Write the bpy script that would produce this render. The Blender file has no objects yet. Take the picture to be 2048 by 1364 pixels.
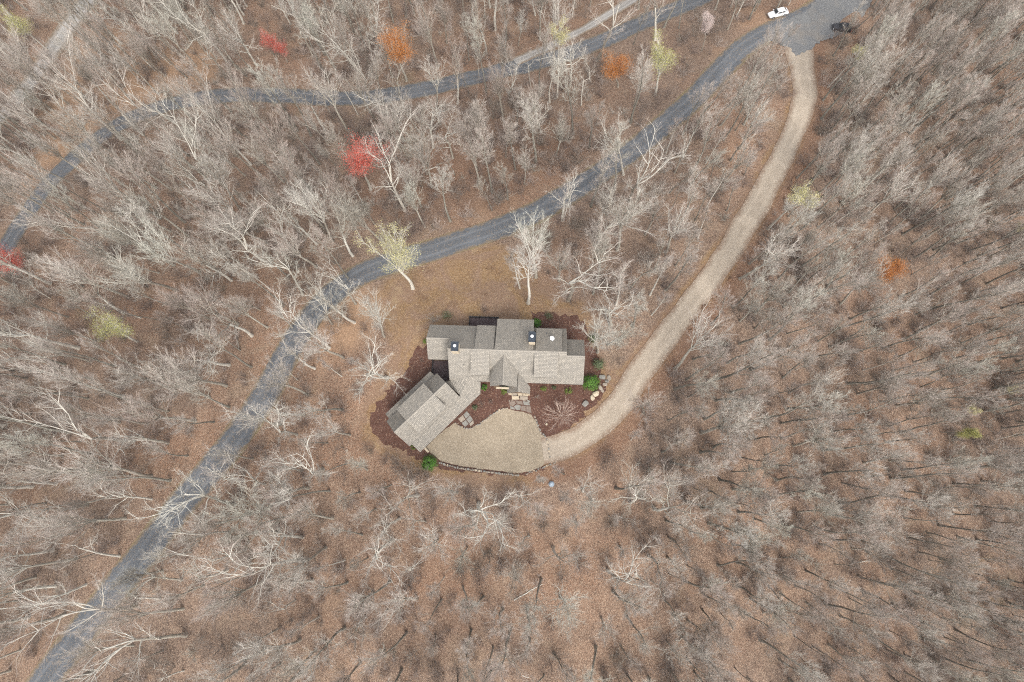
import bpy, bmesh, math, random
import numpy as np
from mathutils import Vector, Matrix, geometry, noise as mnoise

# ------------------------------------------------------------------ camera, sky, sun, exposure
SC = bpy.context.scene
F, PW, PH = 1365.0, 2048.0, 1364.0          # focal length in photo pixels (24 mm equivalent)
NADX, NADY, CAMZ = 1080.0, 958.0, 132.0      # where the plumb line meets the picture; height over the house pad
_n = np.array([NADX - PW/2, -(NADY - PH/2), -F]); _n /= np.linalg.norm(_n)
_u = -_n
_y = np.array([0, 1.0, 0]) - _u[1]*_u; _y /= np.linalg.norm(_y)
_x = np.cross(_y, _u)
ROT = np.array([_x, _y, _u])                 # camera axes -> world
cam = bpy.data.objects.new('camera', bpy.data.cameras.new('camera'))
SC.collection.objects.link(cam)
M4 = Matrix([list(ROT[i]) + [0] for i in range(3)] + [[0, 0, 0, 1]])
cam.matrix_world = Matrix.Translation((0, 0, CAMZ)) @ M4
cam.data.sensor_fit = 'HORIZONTAL'; cam.data.sensor_width = 36.0; cam.data.lens = 36.0*F/PW
cam.data.clip_start = 1.0; cam.data.clip_end = 4000
SC.camera = cam

SUN_EL, SUN_AZ = 52.0, 158.0                 # azimuth clockwise from the picture's up direction
wd = bpy.data.worlds.new('World'); SC.world = wd; wd.use_nodes = True
wn = wd.node_tree.nodes; wl = wd.node_tree.links
sky = wn.new('ShaderNodeTexSky'); sky.sky_type = 'NISHITA'; sky.sun_disc = False
sky.sun_elevation = math.radians(SUN_EL); sky.sun_rotation = math.radians(SUN_AZ)
sky.air_density = 1.0; sky.dust_density = 6.0; sky.ozone_density = 1.0; sky.altitude = 900
wn['Background'].inputs['Strength'].default_value = 0.15
hs = wn.new('ShaderNodeHueSaturation'); hs.inputs['Saturation'].default_value = 0.22      # a veil of cloud: the sky is almost white
wl.new(sky.outputs[0], hs.inputs['Color']); wl.new(hs.outputs[0], wn['Background'].inputs['Color'])
sd = bpy.data.lights.new('sun', 'SUN'); sd.energy = 1.25; sd.angle = math.radians(32); sd.color = (1.0, 0.94, 0.85)
so = bpy.data.objects.new('sun', sd); SC.collection.objects.link(so)
az, el = math.radians(SUN_AZ), math.radians(SUN_EL)
sdir = Vector((math.sin(az)*math.cos(el), math.cos(az)*math.cos(el), math.sin(el)))
so.rotation_euler = sdir.to_track_quat('Z', 'Y').to_euler(); so.location = (0, -60, 160)
vs = SC.view_settings
vs.view_transform = 'Standard'; vs.look = 'None'; vs.gamma = 1.0; vs.use_curve_mapping = False
vs.exposure = 1.08
SC.render.engine = 'CYCLES'
cy = SC.cycles
cy.max_bounces = 4; cy.diffuse_bounces = 2; cy.glossy_bounces = 2; cy.transmission_bounces = 2; cy.transparent_max_bounces = 4
cy.use_denoising = False; cy.use_adaptive_sampling = True; cy.adaptive_threshold = 0.02
SC.render.filter_size = 1.1; cy.pixel_filter_type = 'BLACKMAN_HARRIS'; cy.filter_width = 1.1

COL = SC.collection
rng = np.random.default_rng(7)
random.seed(7)

# ------------------------------------------------------------------ small helpers
def link(o, parent=None):
    COL.objects.link(o)
    if parent is not None: o.parent = parent
    return o
def mesh_obj(name, verts, faces, mat=None, parent=None, smooth=False, mats=None, midx=None, uv=None):
    me = bpy.data.meshes.new(name)
    me.from_pydata([tuple(v) for v in verts], [], [tuple(f) for f in faces])
    for m in (mats or ([mat] if mat else [])): me.materials.append(m)
    if midx is not None: me.polygons.foreach_set('material_index', np.asarray(midx, dtype=np.int32))
    if smooth: me.polygons.foreach_set('use_smooth', np.ones(len(me.polygons), dtype=bool))
    if uv is not None:
        l = me.uv_layers.new(name='UVMap')
        vi = np.empty(len(me.loops), dtype=np.int32); me.loops.foreach_get('vertex_index', vi)
        l.data.foreach_set('uv', np.asarray(uv, dtype=np.float32)[vi].ravel())
    me.update()
    return link(bpy.data.objects.new(name, me), parent)
def tag(o, label=None, cat=None, group=None, kind=None):
    if label: o['label'] = label
    if cat: o['category'] = cat
    if group: o['group'] = group
    if kind: o['kind'] = kind
    return o
def empty(name, loc=(0, 0, 0), rz=0.0, label=None, cat=None, group=None):
    o = bpy.data.objects.new(name, None); o.empty_display_size = 0.3
    COL.objects.link(o); o.location = loc; o.rotation_euler = (0, 0, rz)
    return tag(o, label, cat, group)
def box_data(x0, x1, y0, y1, z0, z1):
    v = [(x0,y0,z0),(x1,y0,z0),(x1,y1,z0),(x0,y1,z0),(x0,y0,z1),(x1,y0,z1),(x1,y1,z1),(x0,y1,z1)]
    f = [(0,3,2,1),(4,5,6,7),(0,1,5,4),(1,2,6,5),(2,3,7,6),(3,0,4,7)]
    return v, f
def box(name, b, mat, parent=None):
    v, f = box_data(*b); return mesh_obj(name, v, f, mat, parent)
class MB:
    def __init__(s): s.v = []; s.f = []
    def add(s, v, f):
        k = len(s.v); s.v += [tuple(p) for p in v]; s.f += [tuple(i + k for i in q) for q in f]; return s
    def box(s, *b): return s.add(*box_data(*b))
    def build(s, name, mat, parent=None, smooth=False): return mesh_obj(name, s.v, s.f, mat, parent, smooth)

# ------------------------------------------------------------------ materials
def new_mat(name):
    m = bpy.data.materials.new(name); m.use_nodes = True
    nt = m.node_tree; b = nt.nodes['Principled BSDF']
    b.inputs['Roughness'].default_value = 0.85
    b.inputs['Specular IOR Level'].default_value = 0.25
    return m, nt, b
def N(nt, kind, **kw):
    n = nt.nodes.new(kind)
    for k, v in kw.items():
        if k in n.inputs.keys(): n.inputs[k].default_value = v
        else: setattr(n, k, v)
    return n
def mixc(nt, fac, a, b, mode='MIX'):
    n = nt.nodes.new('ShaderNodeMix'); n.data_type = 'RGBA'; n.blend_type = mode
    def put(sock, v):
        if hasattr(v, 'is_linked') or isinstance(v, bpy.types.NodeSocket): nt.links.new(v, sock)
        elif isinstance(v, (int, float)): sock.default_value = v
        else: sock.default_value = tuple(v) + (1.0,) if len(v) == 3 else v
    put(n.inputs[0], fac); put(n.inputs[6], a); put(n.inputs[7], b)
    return n.outputs[2]
def ramp(nt, fac, stops):
    r = nt.nodes.new('ShaderNodeValToRGB'); e = r.color_ramp.elements
    while len(e) < len(stops): e.new(0.5)
    for el_, (p, c) in zip(e, stops):
        el_.position = p; el_.color = (c, c, c, 1) if isinstance(c, (int, float)) else tuple(c) + (1,)
    nt.links.new(fac, r.inputs[0]); return r.outputs[0]
def coords(nt, kind='Object', scale=None):
    t = nt.nodes.new('ShaderNodeTexCoord'); o = t.outputs[kind]
    if scale:
        mp = nt.nodes.new('ShaderNodeMapping'); mp.inputs['Scale'].default_value = scale
        nt.links.new(o, mp.inputs[0]); o = mp.outputs[0]
    return o
def noise(nt, co, scale, detail=4, rough=0.6, dist=0.0):
    n = N(nt, 'ShaderNodeTexNoise', Scale=scale, Detail=detail, Roughness=rough, Distortion=dist)
    nt.links.new(co, n.inputs['Vector']); return n.outputs['Fac']
def voro(nt, co, scale, out='Color'):
    n = N(nt, 'ShaderNodeTexVoronoi', Scale=scale); nt.links.new(co, n.inputs['Vector']); return n.outputs[out]
def attr(nt, name, out='Fac'):
    a = nt.nodes.new('ShaderNodeAttribute'); a.attribute_name = name; return a.outputs[out]
def bump(nt, b, h, strength, dist=0.1):
    n = N(nt, 'ShaderNodeBump', Strength=strength, Distance=dist); nt.links.new(h, n.inputs['Height'])
    nt.links.new(n.outputs[0], b.inputs['Normal'])
def bw(nt, c):
    n = nt.nodes.new('ShaderNodeRGBToBW'); nt.links.new(c, n.inputs[0]); return n.outputs[0]
def mul(nt, a, b, op='MULTIPLY'):
    n = nt.nodes.new('ShaderNodeMath'); n.operation = op
    for s, v in zip(n.inputs, (a, b)):
        if isinstance(v, (int, float)): s.default_value = v
        else: nt.links.new(v, s)
    return n.outputs[0]

def mat_simple(name, c, rough=0.8, var=0.25, scale=3.0, metal=0.0, spec=0.25):
    m, nt, b = new_mat(name); co = coords(nt)
    n = noise(nt, co, scale, 5, 0.65)
    col = mixc(nt, n, [x*(1 - var) for x in c], [min(1, x*(1 + var)) for x in c])
    nt.links.new(col, b.inputs['Base Color']); b.inputs['Roughness'].default_value = rough
    b.inputs['Metallic'].default_value = metal; b.inputs['Specular IOR Level'].default_value = spec
    return m

def mat_ground():
    m, nt, b = new_mat('leaf_litter'); co = coords(nt)
    big = noise(nt, co, 0.035, 4, 0.6, 0.8); mid = noise(nt, co, 0.22, 5, 0.7); fine = noise(nt, co, 2.2, 4, 0.75)
    cell = bw(nt, voro(nt, co, 4.6)); cell2 = bw(nt, voro(nt, co, 9.0))
    # leaf litter: dark humus, brown, russet and pale curled leaves, lying in drifts
    big2 = noise(nt, co, 0.018, 3, 0.55, 1.2); drift = noise(nt, co, 0.09, 4, 0.65, 1.5)
    c = mixc(nt, ramp(nt, mid, [(0.32, 0), (0.68, 1)]), (0.155, 0.100, 0.072), (0.265, 0.170, 0.118))
    c = mixc(nt, ramp(nt, big, [(0.42, 0), (0.62, 0.75)]), c, (0.330, 0.182, 0.110))
    c = mixc(nt, ramp(nt, big2, [(0.40, 0.7), (0.56, 0)]), c, (0.205, 0.155, 0.125))
    c = mixc(nt, ramp(nt, drift, [(0.54, 0), (0.66, 0.6)]), c, (0.375, 0.245, 0.165))
    c = mixc(nt, ramp(nt, drift, [(0.30, 0.7), (0.42, 0)]), c, (0.098, 0.066, 0.050))
    pat = noise(nt, co, 0.055, 5, 0.7, 2.0)
    c = mixc(nt, ramp(nt, pat, [(0.55, 0), (0.66, 0.55)]), c, (0.370, 0.275, 0.190))
    c = mixc(nt, ramp(nt, pat, [(0.34, 0.6), (0.43, 0)]), c, (0.135, 0.098, 0.076))
    c = mixc(nt, ramp(nt, noise(nt, co, 0.045, 4, 0.6, 1.0), [(0.64, 0), (0.72, 0.4)]), c, (0.200, 0.175, 0.090))
    c = mixc(nt, ramp(nt, cell, [(0.30, 0.0), (0.62, 0.45)]), c, (0.335, 0.228, 0.162))
    c = mixc(nt, ramp(nt, cell2, [(0.66, 0.0), (0.80, 0.75)]), c, (0.46, 0.35, 0.26))
    c = mixc(nt, ramp(nt, cell2, [(0.20, 0.7), (0.32, 0.0)]), c, (0.065, 0.044, 0.034))
    c = mixc(nt, ramp(nt, fine, [(0.3, 0.5), (0.5, 0.0)]), c, (0.085, 0.058, 0.043))
    # painted areas: dry grass of the clearing, green verge, orange bank, thicket humus
    g1 = mixc(nt, ramp(nt, fine, [(0.35, 0), (0.7, 1)]), (0.20, 0.118, 0.060), (0.35, 0.225, 0.115))
    g1 = mixc(nt, ramp(nt, drift, [(0.42, 0), (0.55, 0.9)]), g1, (0.250, 0.160, 0.110))
    g1 = mixc(nt, ramp(nt, mid, [(0.30, 0.75), (0.44, 0)]), g1, (0.150, 0.085, 0.050))
    g1 = mixc(nt, ramp(nt, mid, [(0.58, 0), (0.70, 0.6)]), g1, (0.400, 0.290, 0.165))
    g1 = mixc(nt, ramp(nt, cell2, [(0.68, 0.0), (0.82, 0.6)]), g1, (0.42, 0.31, 0.20))
    dryf = ramp(nt, mul(nt, attr(nt, 'dry'), mul(nt, mid, 0.5, 'ADD')), [(0.35, 0), (0.62, 0.92)])
    c = mixc(nt, dryf, c, g1)
    g2 = mixc(nt, fine, (0.19, 0.165, 0.075), (0.32, 0.27, 0.145))
    verf = ramp(nt, mul(nt, attr(nt, 'verge'), mul(nt, noise(nt, co, 0.25, 5, 0.8), 0.2, 'ADD')), [(0.42, 0), (0.62, 0.7)])
    c = mixc(nt, verf, c, g2)
    g3 = mixc(nt, fine, (0.31, 0.185, 0.11), (0.50, 0.335, 0.215))
    banf = ramp(nt, mul(nt, attr(nt, 'bank'), mul(nt, mid, 0.5, 'ADD')), [(0.35, 0), (0.75, 0.85)])
    c = mixc(nt, banf, c, g3)
    g4 = mixc(nt, fine, (0.150, 0.082, 0.052), (0.285, 0.165, 0.105))
    g4 = mixc(nt, ramp(nt, cell2, [(0.66, 0.0), (0.80, 0.7)]), g4, (0.42, 0.29, 0.20))
    soif = ramp(nt, mul(nt, attr(nt, 'soil'), mul(nt, mid, 0.5, 'ADD')), [(0.35, 0), (0.75, 0.85)])
    c = mixc(nt, soif, c, g4)
    nt.links.new(c, b.inputs['Base Color'])
    b.inputs['Roughness'].default_value = 0.95
    h = mixc(nt, 0.5, cell, fine)
    bump(nt, b, h, 0.9, 0.18)
    return m

def mat_road(name, c0, c1, edge, tracks=0.25, edge_w=0.16, speck=None):
    # UV: u across 0..1, v along in metres
    m, nt, b = new_mat(name); co = coords(nt); uv = coords(nt, 'UV')
    sx = nt.nodes.new('ShaderNodeSeparateXYZ'); nt.links.new(uv, sx.inputs[0]); u = sx.outputs[0]
    mid = noise(nt, co, 0.35, 5, 0.7); fine = noise(nt, co, 5.0, 4, 0.8)
    c = mixc(nt, mid, c0, c1)
    c = mixc(nt, ramp(nt, fine, [(0.3, 0.35), (0.6, 0.0)]), c, [x*0.6 for x in c0])
    c = mixc(nt, ramp(nt, fine, [(0.55, 0.0), (0.75, 0.45)]), c, [min(1, x*1.45) for x in c1])
    # wheel tracks
    tr = ramp(nt, u, [(0.0, 0), (0.22, 0), (0.30, 1), (0.40, 0), (0.60, 0), (0.70, 1), (0.78, 0)])
    c = mixc(nt, mul(nt, tr, tracks), c, [min(1, x*1.35) for x in c1])
    mp = nt.nodes.new('ShaderNodeMapping'); mp.inputs['Scale'].default_value = (7.0, 0.10, 1); nt.links.new(uv, mp.inputs[0])
    st = noise(nt, mp.outputs[0], 1.0, 4, 0.7)
    c = mixc(nt, ramp(nt, st, [(0.50, 0), (0.70, 0.45)]), c, [x*0.72 for x in c0])
    pt = noise(nt, co, 0.11, 3, 0.5, 0.6)
    c = mixc(nt, ramp(nt, pt, [(0.56, 0), (0.60, 0.28)]), c, [min(1, x*1.3) for x in c1])
    # broken edges
    cen = mul(nt, mul(nt, mul(nt, u, 0.5, 'SUBTRACT'), 0.0, 'ADD'), 2.0); ab = nt.nodes.new('ShaderNodeMath'); ab.operation = 'ABSOLUTE'
    nt.links.new(cen, ab.inputs[0])
    e = mul(nt, ab.outputs[0], mul(nt, mul(nt, noise(nt, co, 0.5, 6, 0.8), 0.5, 'SUBTRACT'), 1.1), 'ADD')
    c = mixc(nt, ramp(nt, e, [(1 - edge_w*1.6, 0), (1 - edge_w*0.2, 0.95)]), c, edge)
    if speck:
        ce = bw(nt, voro(nt, co, 6.0)); c = mixc(nt, ramp(nt, ce, [(0.74, 0), (0.84, 0.6)]), c, speck)
    nt.links.new(c, b.inputs['Base Color']); b.inputs['Roughness'].default_value = 0.85
    bump(nt, b, fine, 0.4, 0.04)
    return m

def mat_area(name, c0, c1, speck=None, dark=None, scale=0.5, fs=5.0):
    m, nt, b = new_mat(name); co = coords(nt)
    mid = noise(nt, co, scale, 5, 0.7); fine = noise(nt, co, fs, 4, 0.8)
    c = mixc(nt, ramp(nt, mid, [(0.3, 0), (0.7, 1)]), c0, c1)
    c = mixc(nt, ramp(nt, fine, [(0.28, 0.6), (0.55, 0)]), c, [x*0.55 for x in c0])
    c = mixc(nt, ramp(nt, fine, [(0.52, 0), (0.75, 0.6)]), c, [min(1, x*1.4) for x in c1])
    if speck:
        ce = bw(nt, voro(nt, co, 7.0)); c = mixc(nt, ramp(nt, ce, [(0.78, 0), (0.86, 0.7)]), c, speck)
    if dark:
        c = mixc(nt, ramp(nt, noise(nt, co, 0.16, 3, 0.6), [(0.55, 0), (0.72, 0.45)]), c, dark)
    nt.links.new(c, b.inputs['Base Color']); b.inputs['Roughness'].default_value = 0.95
    bump(nt, b, fine, 0.6, 0.05)
    return m

def mat_shingle():
    m, nt, b = new_mat('cedar_shingles'); uv = coords(nt, 'UV')
    br = N(nt, 'ShaderNodeTexBrick', Scale=1.0); br.offset = 0.37; br.squash = 1.0
    br.inputs['Brick Width'].default_value = 0.30; br.inputs['Row Height'].default_value = 0.26
    br.inputs['Mortar Size'].default_value = 0.022; br.inputs['Mortar Smooth'].default_value = 0.3
    br.inputs['Color1'].default_value = (0.0, 0.0, 0.0, 1); br.inputs['Color2'].default_value = (1, 1, 1, 1); br.inputs['Mortar'].default_value = (0.5, 0.5, 0.5, 1)
    mp = nt.nodes.new('ShaderNodeMapping'); nt.links.new(uv, mp.inputs[0]); nt.links.new(mp.outputs[0], br.inputs['Vector'])
    v = bw(nt, br.outputs['Color'])
    n1 = noise(nt, uv, 0.5, 4, 0.6); n2 = noise(nt, uv, 6.0, 4, 0.8)
    c = mixc(nt, v, (0.255, 0.235, 0.203), (0.430, 0.388, 0.328))
    c = mixc(nt, ramp(nt, n2, [(0.35, 0.65), (0.55, 0)]), c, (0.15, 0.14, 0.124))
    c = mixc(nt, ramp(nt, n2, [(0.52, 0), (0.72, 0.7)]), c, (0.57, 0.515, 0.44))
    c = mixc(nt, ramp(nt, n1, [(0.35, 0), (0.7, 0.35)]), c, (0.25, 0.235, 0.215))
    c = mixc(nt, mul(nt, br.outputs['Fac'], 0.75), c, (0.075, 0.070, 0.064))
    # streaks down the slope
    ms = nt.nodes.new('ShaderNodeMapping'); ms.inputs['Scale'].default_value = (1.6, 0.12, 1); nt.links.new(uv, ms.inputs[0])
    c = mixc(nt, ramp(nt, noise(nt, ms.outputs[0], 1.5, 3, 0.6), [(0.5, 0), (0.75, 0.35)]), c, (0.15, 0.145, 0.135))
    nt.links.new(c, b.inputs['Base Color']); b.inputs['Roughness'].default_value = 0.9
    h = mixc(nt, br.outputs['Fac'], v, (0, 0, 0)); bump(nt, b, bw(nt, h), 0.7, 0.05)
    return m

def mat_bark(name, pale, mid, dark, scale=1.5, spread=0.5):
    m, nt, b = new_mat(name); co = coords(nt, 'Object', (1, 1, 0.3))
    oi = nt.nodes.new('ShaderNodeObjectInfo')
    n = noise(nt, co, scale, 5, 0.7)
    c = mixc(nt, ramp(nt, n, [(0.35, 0), (0.65, 1)]), mid, pale)
    c = mixc(nt, ramp(nt, oi.outputs['Random'], [(0.1, 0.0), (0.95, spread)]), c, dark)
    nt.links.new(c, b.inputs['Base Color']); b.inputs['Roughness'].default_value = 0.95
    b.inputs['Specular IOR Level'].default_value = 0.1
    return m
def mat_twig(name, a, b_):
    """each tree its own tint between the two, drifting to grey-green, pink-brown or ash"""
    m, nt, b = new_mat(name); oi = nt.nodes.new('ShaderNodeObjectInfo'); wn_ = nt.nodes.new('ShaderNodeTexWhiteNoise'); wn_.noise_dimensions = '1D'
    nt.links.new(oi.outputs['Random'], wn_.inputs['W'])
    c = mixc(nt, oi.outputs['Random'], a, b_)
    lum = sum(a)/3
    t = ramp(nt, wn_.outputs['Value'], [(0.0, (lum*1.0, lum*1.03, lum*.88)), (0.3, (lum*1.06, lum*.98, lum*.89)), (0.6, (lum*1.06, lum*.89, lum*.80)), (0.85, (lum*.80, lum*.68, lum*.61)), (1.0, (lum*1.12, lum*1.09, lum*1.0))])
    c = mixc(nt, 0.6, c, t)
    nt.links.new(c, b.inputs['Base Color']); b.inputs['Roughness'].default_value = 0.95
    b.inputs['Specular IOR Level'].default_value = 0.1
    return m
def mat_leaf(name, a, b_, scale=2.0):
    m, nt, b = new_mat(name); co = coords(nt); n = noise(nt, co, scale, 3, 0.7)
    ge = nt.nodes.new('ShaderNodeNewGeometry')
    f = mixc(nt, 0.5, n, ge.outputs['Random Per Island'])
    c = mixc(nt, ramp(nt, bw(nt, f), [(0.25, 0), (0.75, 1)]), a, b_)
    nt.links.new(c, b.inputs['Base Color']); b.inputs['Roughness'].default_value = 0.6
    # thin leaves let light through
    tr = nt.nodes.new('ShaderNodeBsdfTranslucent'); nt.links.new(c, tr.inputs[0])
    mx = nt.nodes.new('ShaderNodeMixShader'); mx.inputs[0].default_value = 0.3
    nt.links.new(b.outputs[0], mx.inputs[1]); nt.links.new(tr.outputs[0], mx.inputs[2])
    nt.links.new(mx.outputs[0], nt.nodes['Material Output'].inputs[0])
    return m

MT = {}
MT['ground'] = mat_ground()
MT['asphalt'] = mat_road('weathered_asphalt', (0.108, 0.116, 0.128), (0.158, 0.167, 0.180), (0.215, 0.165, 0.115), 0.55, 0.14, (0.32, 0.25, 0.18))
MT['gravel'] = mat_road('gravel_drive', (0.37, 0.305, 0.235), (0.46, 0.39, 0.31), (0.25, 0.175, 0.125), 0.16, 0.26, (0.54, 0.47, 0.39))
MT['palegravel'] = mat_road('pale_gravel', (0.30, 0.28, 0.255), (0.42, 0.40, 0.375), (0.25, 0.18, 0.12), 0.5, 0.35)
MT['junction'] = mat_area('junction_gravel', (0.165, 0.17, 0.178), (0.235, 0.235, 0.23), (0.33, 0.31, 0.28), (0.28, 0.235, 0.185), 0.12)
MT['court'] = mat_area('pea_gravel', (0.285, 0.232, 0.168), (0.375, 0.312, 0.232), (0.47, 0.405, 0.315), (0.215, 0.172, 0.122), 0.25, 4.5)
MT['mulch'] = mat_area('bark_mulch', (0.088, 0.043, 0.031), (0.138, 0.070, 0.051), (0.30, 0.20, 0.14), (0.065, 0.034, 0.026), 0.5, 4.0)
MT['shingle'] = mat_shingle()
MT['fascia'] = mat_simple('dark_fascia', (0.06, 0.052, 0.045))
MT['siding'] = mat_simple('brown_siding', (0.17, 0.115, 0.075), 0.8, 0.3, 6)
MT['cream'] = mat_simple('cream_stone', (0.52, 0.44, 0.33), 0.85, 0.25, 4)
MT['stone'] = mat_simple('field_stone', (0.34, 0.29, 0.235), 0.9, 0.4, 2.2)
MT['stonegrey'] = mat_simple('grey_stone', (0.26, 0.25, 0.225), 0.9, 0.45, 2.0)
MT['flag'] = mat_simple('flagstone', (0.22, 0.175, 0.145), 0.85, 0.45, 1.6)
MT['slate'] = mat_simple('chimney_cap_metal', (0.045, 0.055, 0.07), 0.6, 0.2)
MT['white'] = mat_simple('white_paint', (0.80, 0.81, 0.83), 0.35, 0.03, 3, 0.0, 0.5)
MT['deck'] = mat_simple('stained_deck', (0.085, 0.058, 0.060), 0.6, 0.5, 2.5)
MT['rail'] = mat_simple('dark_rail', (0.022, 0.020, 0.022), 0.6, 0.2)
MT['glass'] = mat_simple('window_glass', (0.03, 0.035, 0.04), 0.08, 0.1, 1, 0.0, 0.6)
MT['door'] = mat_simple('timber_door', (0.14, 0.08, 0.045), 0.6, 0.25, 5)
MT['bark_pale'] = mat_bark('pale_bark', (0.74, 0.715, 0.64), (0.52, 0.495, 0.43), (0.42, 0.37, 0.315), 1.2, 0.5)
MT['bark_grey'] = mat_bark('grey_bark', (0.48, 0.445, 0.38), (0.32, 0.30, 0.25), (0.25, 0.205, 0.165), 1.2, 0.6)
MT['bark_dark'] = mat_bark('lichened_trunk', (0.38, 0.36, 0.31), (0.215, 0.205, 0.17), (0.14, 0.122, 0.10), 0.9, 0.6)
MT['twig_pale'] = mat_twig('pale_twigs', (0.62, 0.575, 0.505), (0.53, 0.465, 0.405))
MT['bark_star'] = mat_bark('pinkish_bark', (0.70, 0.56, 0.48), (0.60, 0.47, 0.40), (0.55, 0.43, 0.36))
MT['twig_brown'] = mat_twig('brown_twigs', (0.56, 0.465, 0.40), (0.46, 0.365, 0.31))
MT['brush'] = mat_twig('brush_twigs', (0.36, 0.25, 0.195), (0.27, 0.175, 0.135))
MT['bud_yellow'] = mat_leaf('yellow_green_buds', (0.46, 0.43, 0.19), (0.66, 0.61, 0.33))
MT['bud_green'] = mat_leaf('fresh_green_leaves', (0.40, 0.41, 0.12), (0.60, 0.58, 0.24))
MT['bud_red'] = mat_leaf('red_maple_buds', (0.56, 0.095, 0.07), (0.74, 0.22, 0.16))
MT['bud_orange'] = mat_leaf('orange_buds', (0.46, 0.165, 0.035), (0.66, 0.30, 0.10))
MT['bud_white'] = mat_leaf('pale_blossom', (0.60, 0.48, 0.44), (0.78, 0.68, 0.64))
MT['russet'] = mat_leaf('russet_leaves', (0.40, 0.235, 0.145), (0.52, 0.33, 0.21))
MT['rhodo'] = mat_leaf('evergreen_leaves', (0.050, 0.140, 0.022), (0.20, 0.40, 0.065), 1.5)
MT['lime'] = mat_leaf('lime_leaves', (0.12, 0.20, 0.03), (0.33, 0.40, 0.10), 2.5)
MT['pinegreen'] = mat_leaf('pine_needles', (0.09, 0.12, 0.06), (0.22, 0.26, 0.14), 2.0)

# ------------------------------------------------------------------ picture -> place
CAMP = np.array([0, 0, CAMZ])
def ray(px, py):
    return ROT @ np.array([(px - PW/2)/F, -(py - PH/2)/F, -1.0])
def at(px, py, z):
    d = ray(px, py); return CAMP + d*((z - CAMZ)/d[2])
def project(P):
    q = (np.asarray(P, dtype=float) - CAMP) @ ROT     # world -> camera axes
    return PW/2 - F*q[..., 0]/q[..., 2], PH/2 + F*q[..., 1]/q[..., 2]
# heights of the land at points seen in the picture (m over the house pad)
CTRL = [(900,700,0),(1150,700,0),(850,850,0),(1000,900,0),(1000,640,-.6),(1080,780,0),(1180,760,0),(760,800,-.5),(1080,940,-.3),(860,940,-.4),
 (1200,840,0),(1330,660,0),(1450,500,-1),(1560,330,-4),(1600,180,-8),(1560,70,-11),(1650,30,-12),(1560,25,-12),
 (1400,190,-9.5),(1230,320,-8.5),(1100,400,-8),(950,470,-7),(800,520,-5.5),(650,600,-3.5),(560,720,-1),(480,850,1),(350,1000,3),(200,1180,4),(100,1330,4),
 (1350,20,-21),(1150,100,-23.5),(1000,140,-25.5),(830,165,-27),(700,195,-28),(500,190,-28),(280,205,-27),(150,290,-24),(40,440,-20),(150,30,-42),(60,160,-40),
 (900,560,-3),(1100,560,-4),(600,350,-16),(900,300,-17),(300,600,-10),(100,800,-6),(50,1100,-1),(700,1200,-2),(1100,1200,-5),(1024,1360,-8),(600,1360,0),
 (1700,300,-11),(1900,200,-17),(2040,60,-22),(1700,700,-9),(2000,700,-19),(1600,1000,-9),(2000,1000,-22),(1500,1300,-13),(2000,1340,-28),(1350,1000,-4),(1000,20,-34),(600,20,-42)]
_cp = np.array([at(a, b, z) for a, b, z in CTRL])
_far = []
for k in range(12):
    a = 2*math.pi*k/12; r = 420
    x, y = r*math.cos(a), r*math.sin(a)
    _far.append((x, y, -34 - 0.05*y - 0.03*x))
_cp = np.vstack([_cp, np.array(_far)])
def _phi(r2): return np.where(r2 > 1e-9, 0.5*r2*np.log(np.maximum(r2, 1e-9)), 0.0)
_n = len(_cp)
_A = np.zeros((_n + 3, _n + 3))
_d2 = ((_cp[:, None, :2] - _cp[None, :, :2])**2).sum(-1)
_A[:_n, :_n] = _phi(_d2) + np.eye(_n)*120.0
_A[:_n, _n] = 1; _A[:_n, _n+1:] = _cp[:, :2]; _A[_n, :_n] = 1; _A[_n+1:, :_n] = _cp[:, :2].T
_w = np.linalg.solve(_A, np.concatenate([_cp[:, 2], np.zeros(3)]))
def terrain(xy):
    xy = np.atleast_2d(np.asarray(xy, dtype=float))[:, :2]
    out = np.empty(len(xy))
    for s in range(0, len(xy), 20000):
        p = xy[s:s+20000]
        d2 = ((p[:, None, :] - _cp[None, :, :2])**2).sum(-1)
        out[s:s+20000] = _phi(d2) @ _w[:_n] + _w[_n] + p @ _w[_n+1:]
    # even pad under the house and the court
    c = np.array([-9.0, 13.0]); q = (xy - c)/np.array([24.0, 21.0]); r = np.sqrt((q**2).sum(1))
    t = np.clip((1.35 - r)/0.5, 0, 1); t = t*t*(3 - 2*t)
    return out*(1 - t) + np.clip(out, -0.4, 0.1)*0.25*t
def tz(x, y): return float(terrain([[x, y]])[0])
def ground(px, py):
    z = -5.0
    for _ in range(25):
        p = at(px, py, z); z = z*0.3 + 0.7*tz(p[0], p[1])
    return np.array([p[0], p[1], z])
def ground_many(pxy):
    pxy = np.asarray(pxy, dtype=float)
    d = np.stack([(pxy[:, 0] - PW/2)/F, -(pxy[:, 1] - PH/2)/F, -np.ones(len(pxy))], 1) @ ROT.T
    z = np.full(len(pxy), -8.0)
    for _ in range(18):
        P = CAMP + d*((z - CAMZ)/d[:, 2])[:, None]; z = 0.3*z + 0.7*terrain(P[:, :2])
    P[:, 2] = z
    return P
def smooth_path(P, step=1.0):
    P = np.asarray(P, dtype=float)
    out = []
    for i in range(len(P) - 1):
        p0, p1, p2, p3 = P[max(i-1, 0)], P[i], P[i+1], P[min(i+2, len(P)-1)]
        n = max(2, int(np.linalg.norm(p2 - p1)/step))
        for t in np.linspace(0, 1, n, endpoint=False):
            out.append(0.5*((2*p1) + (-p0+p2)*t + (2*p0-5*p1+4*p2-p3)*t*t + (-p0+3*p1-3*p2+p3)*t**3))
    out.append(P[-1]); return np.array(out)
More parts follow.
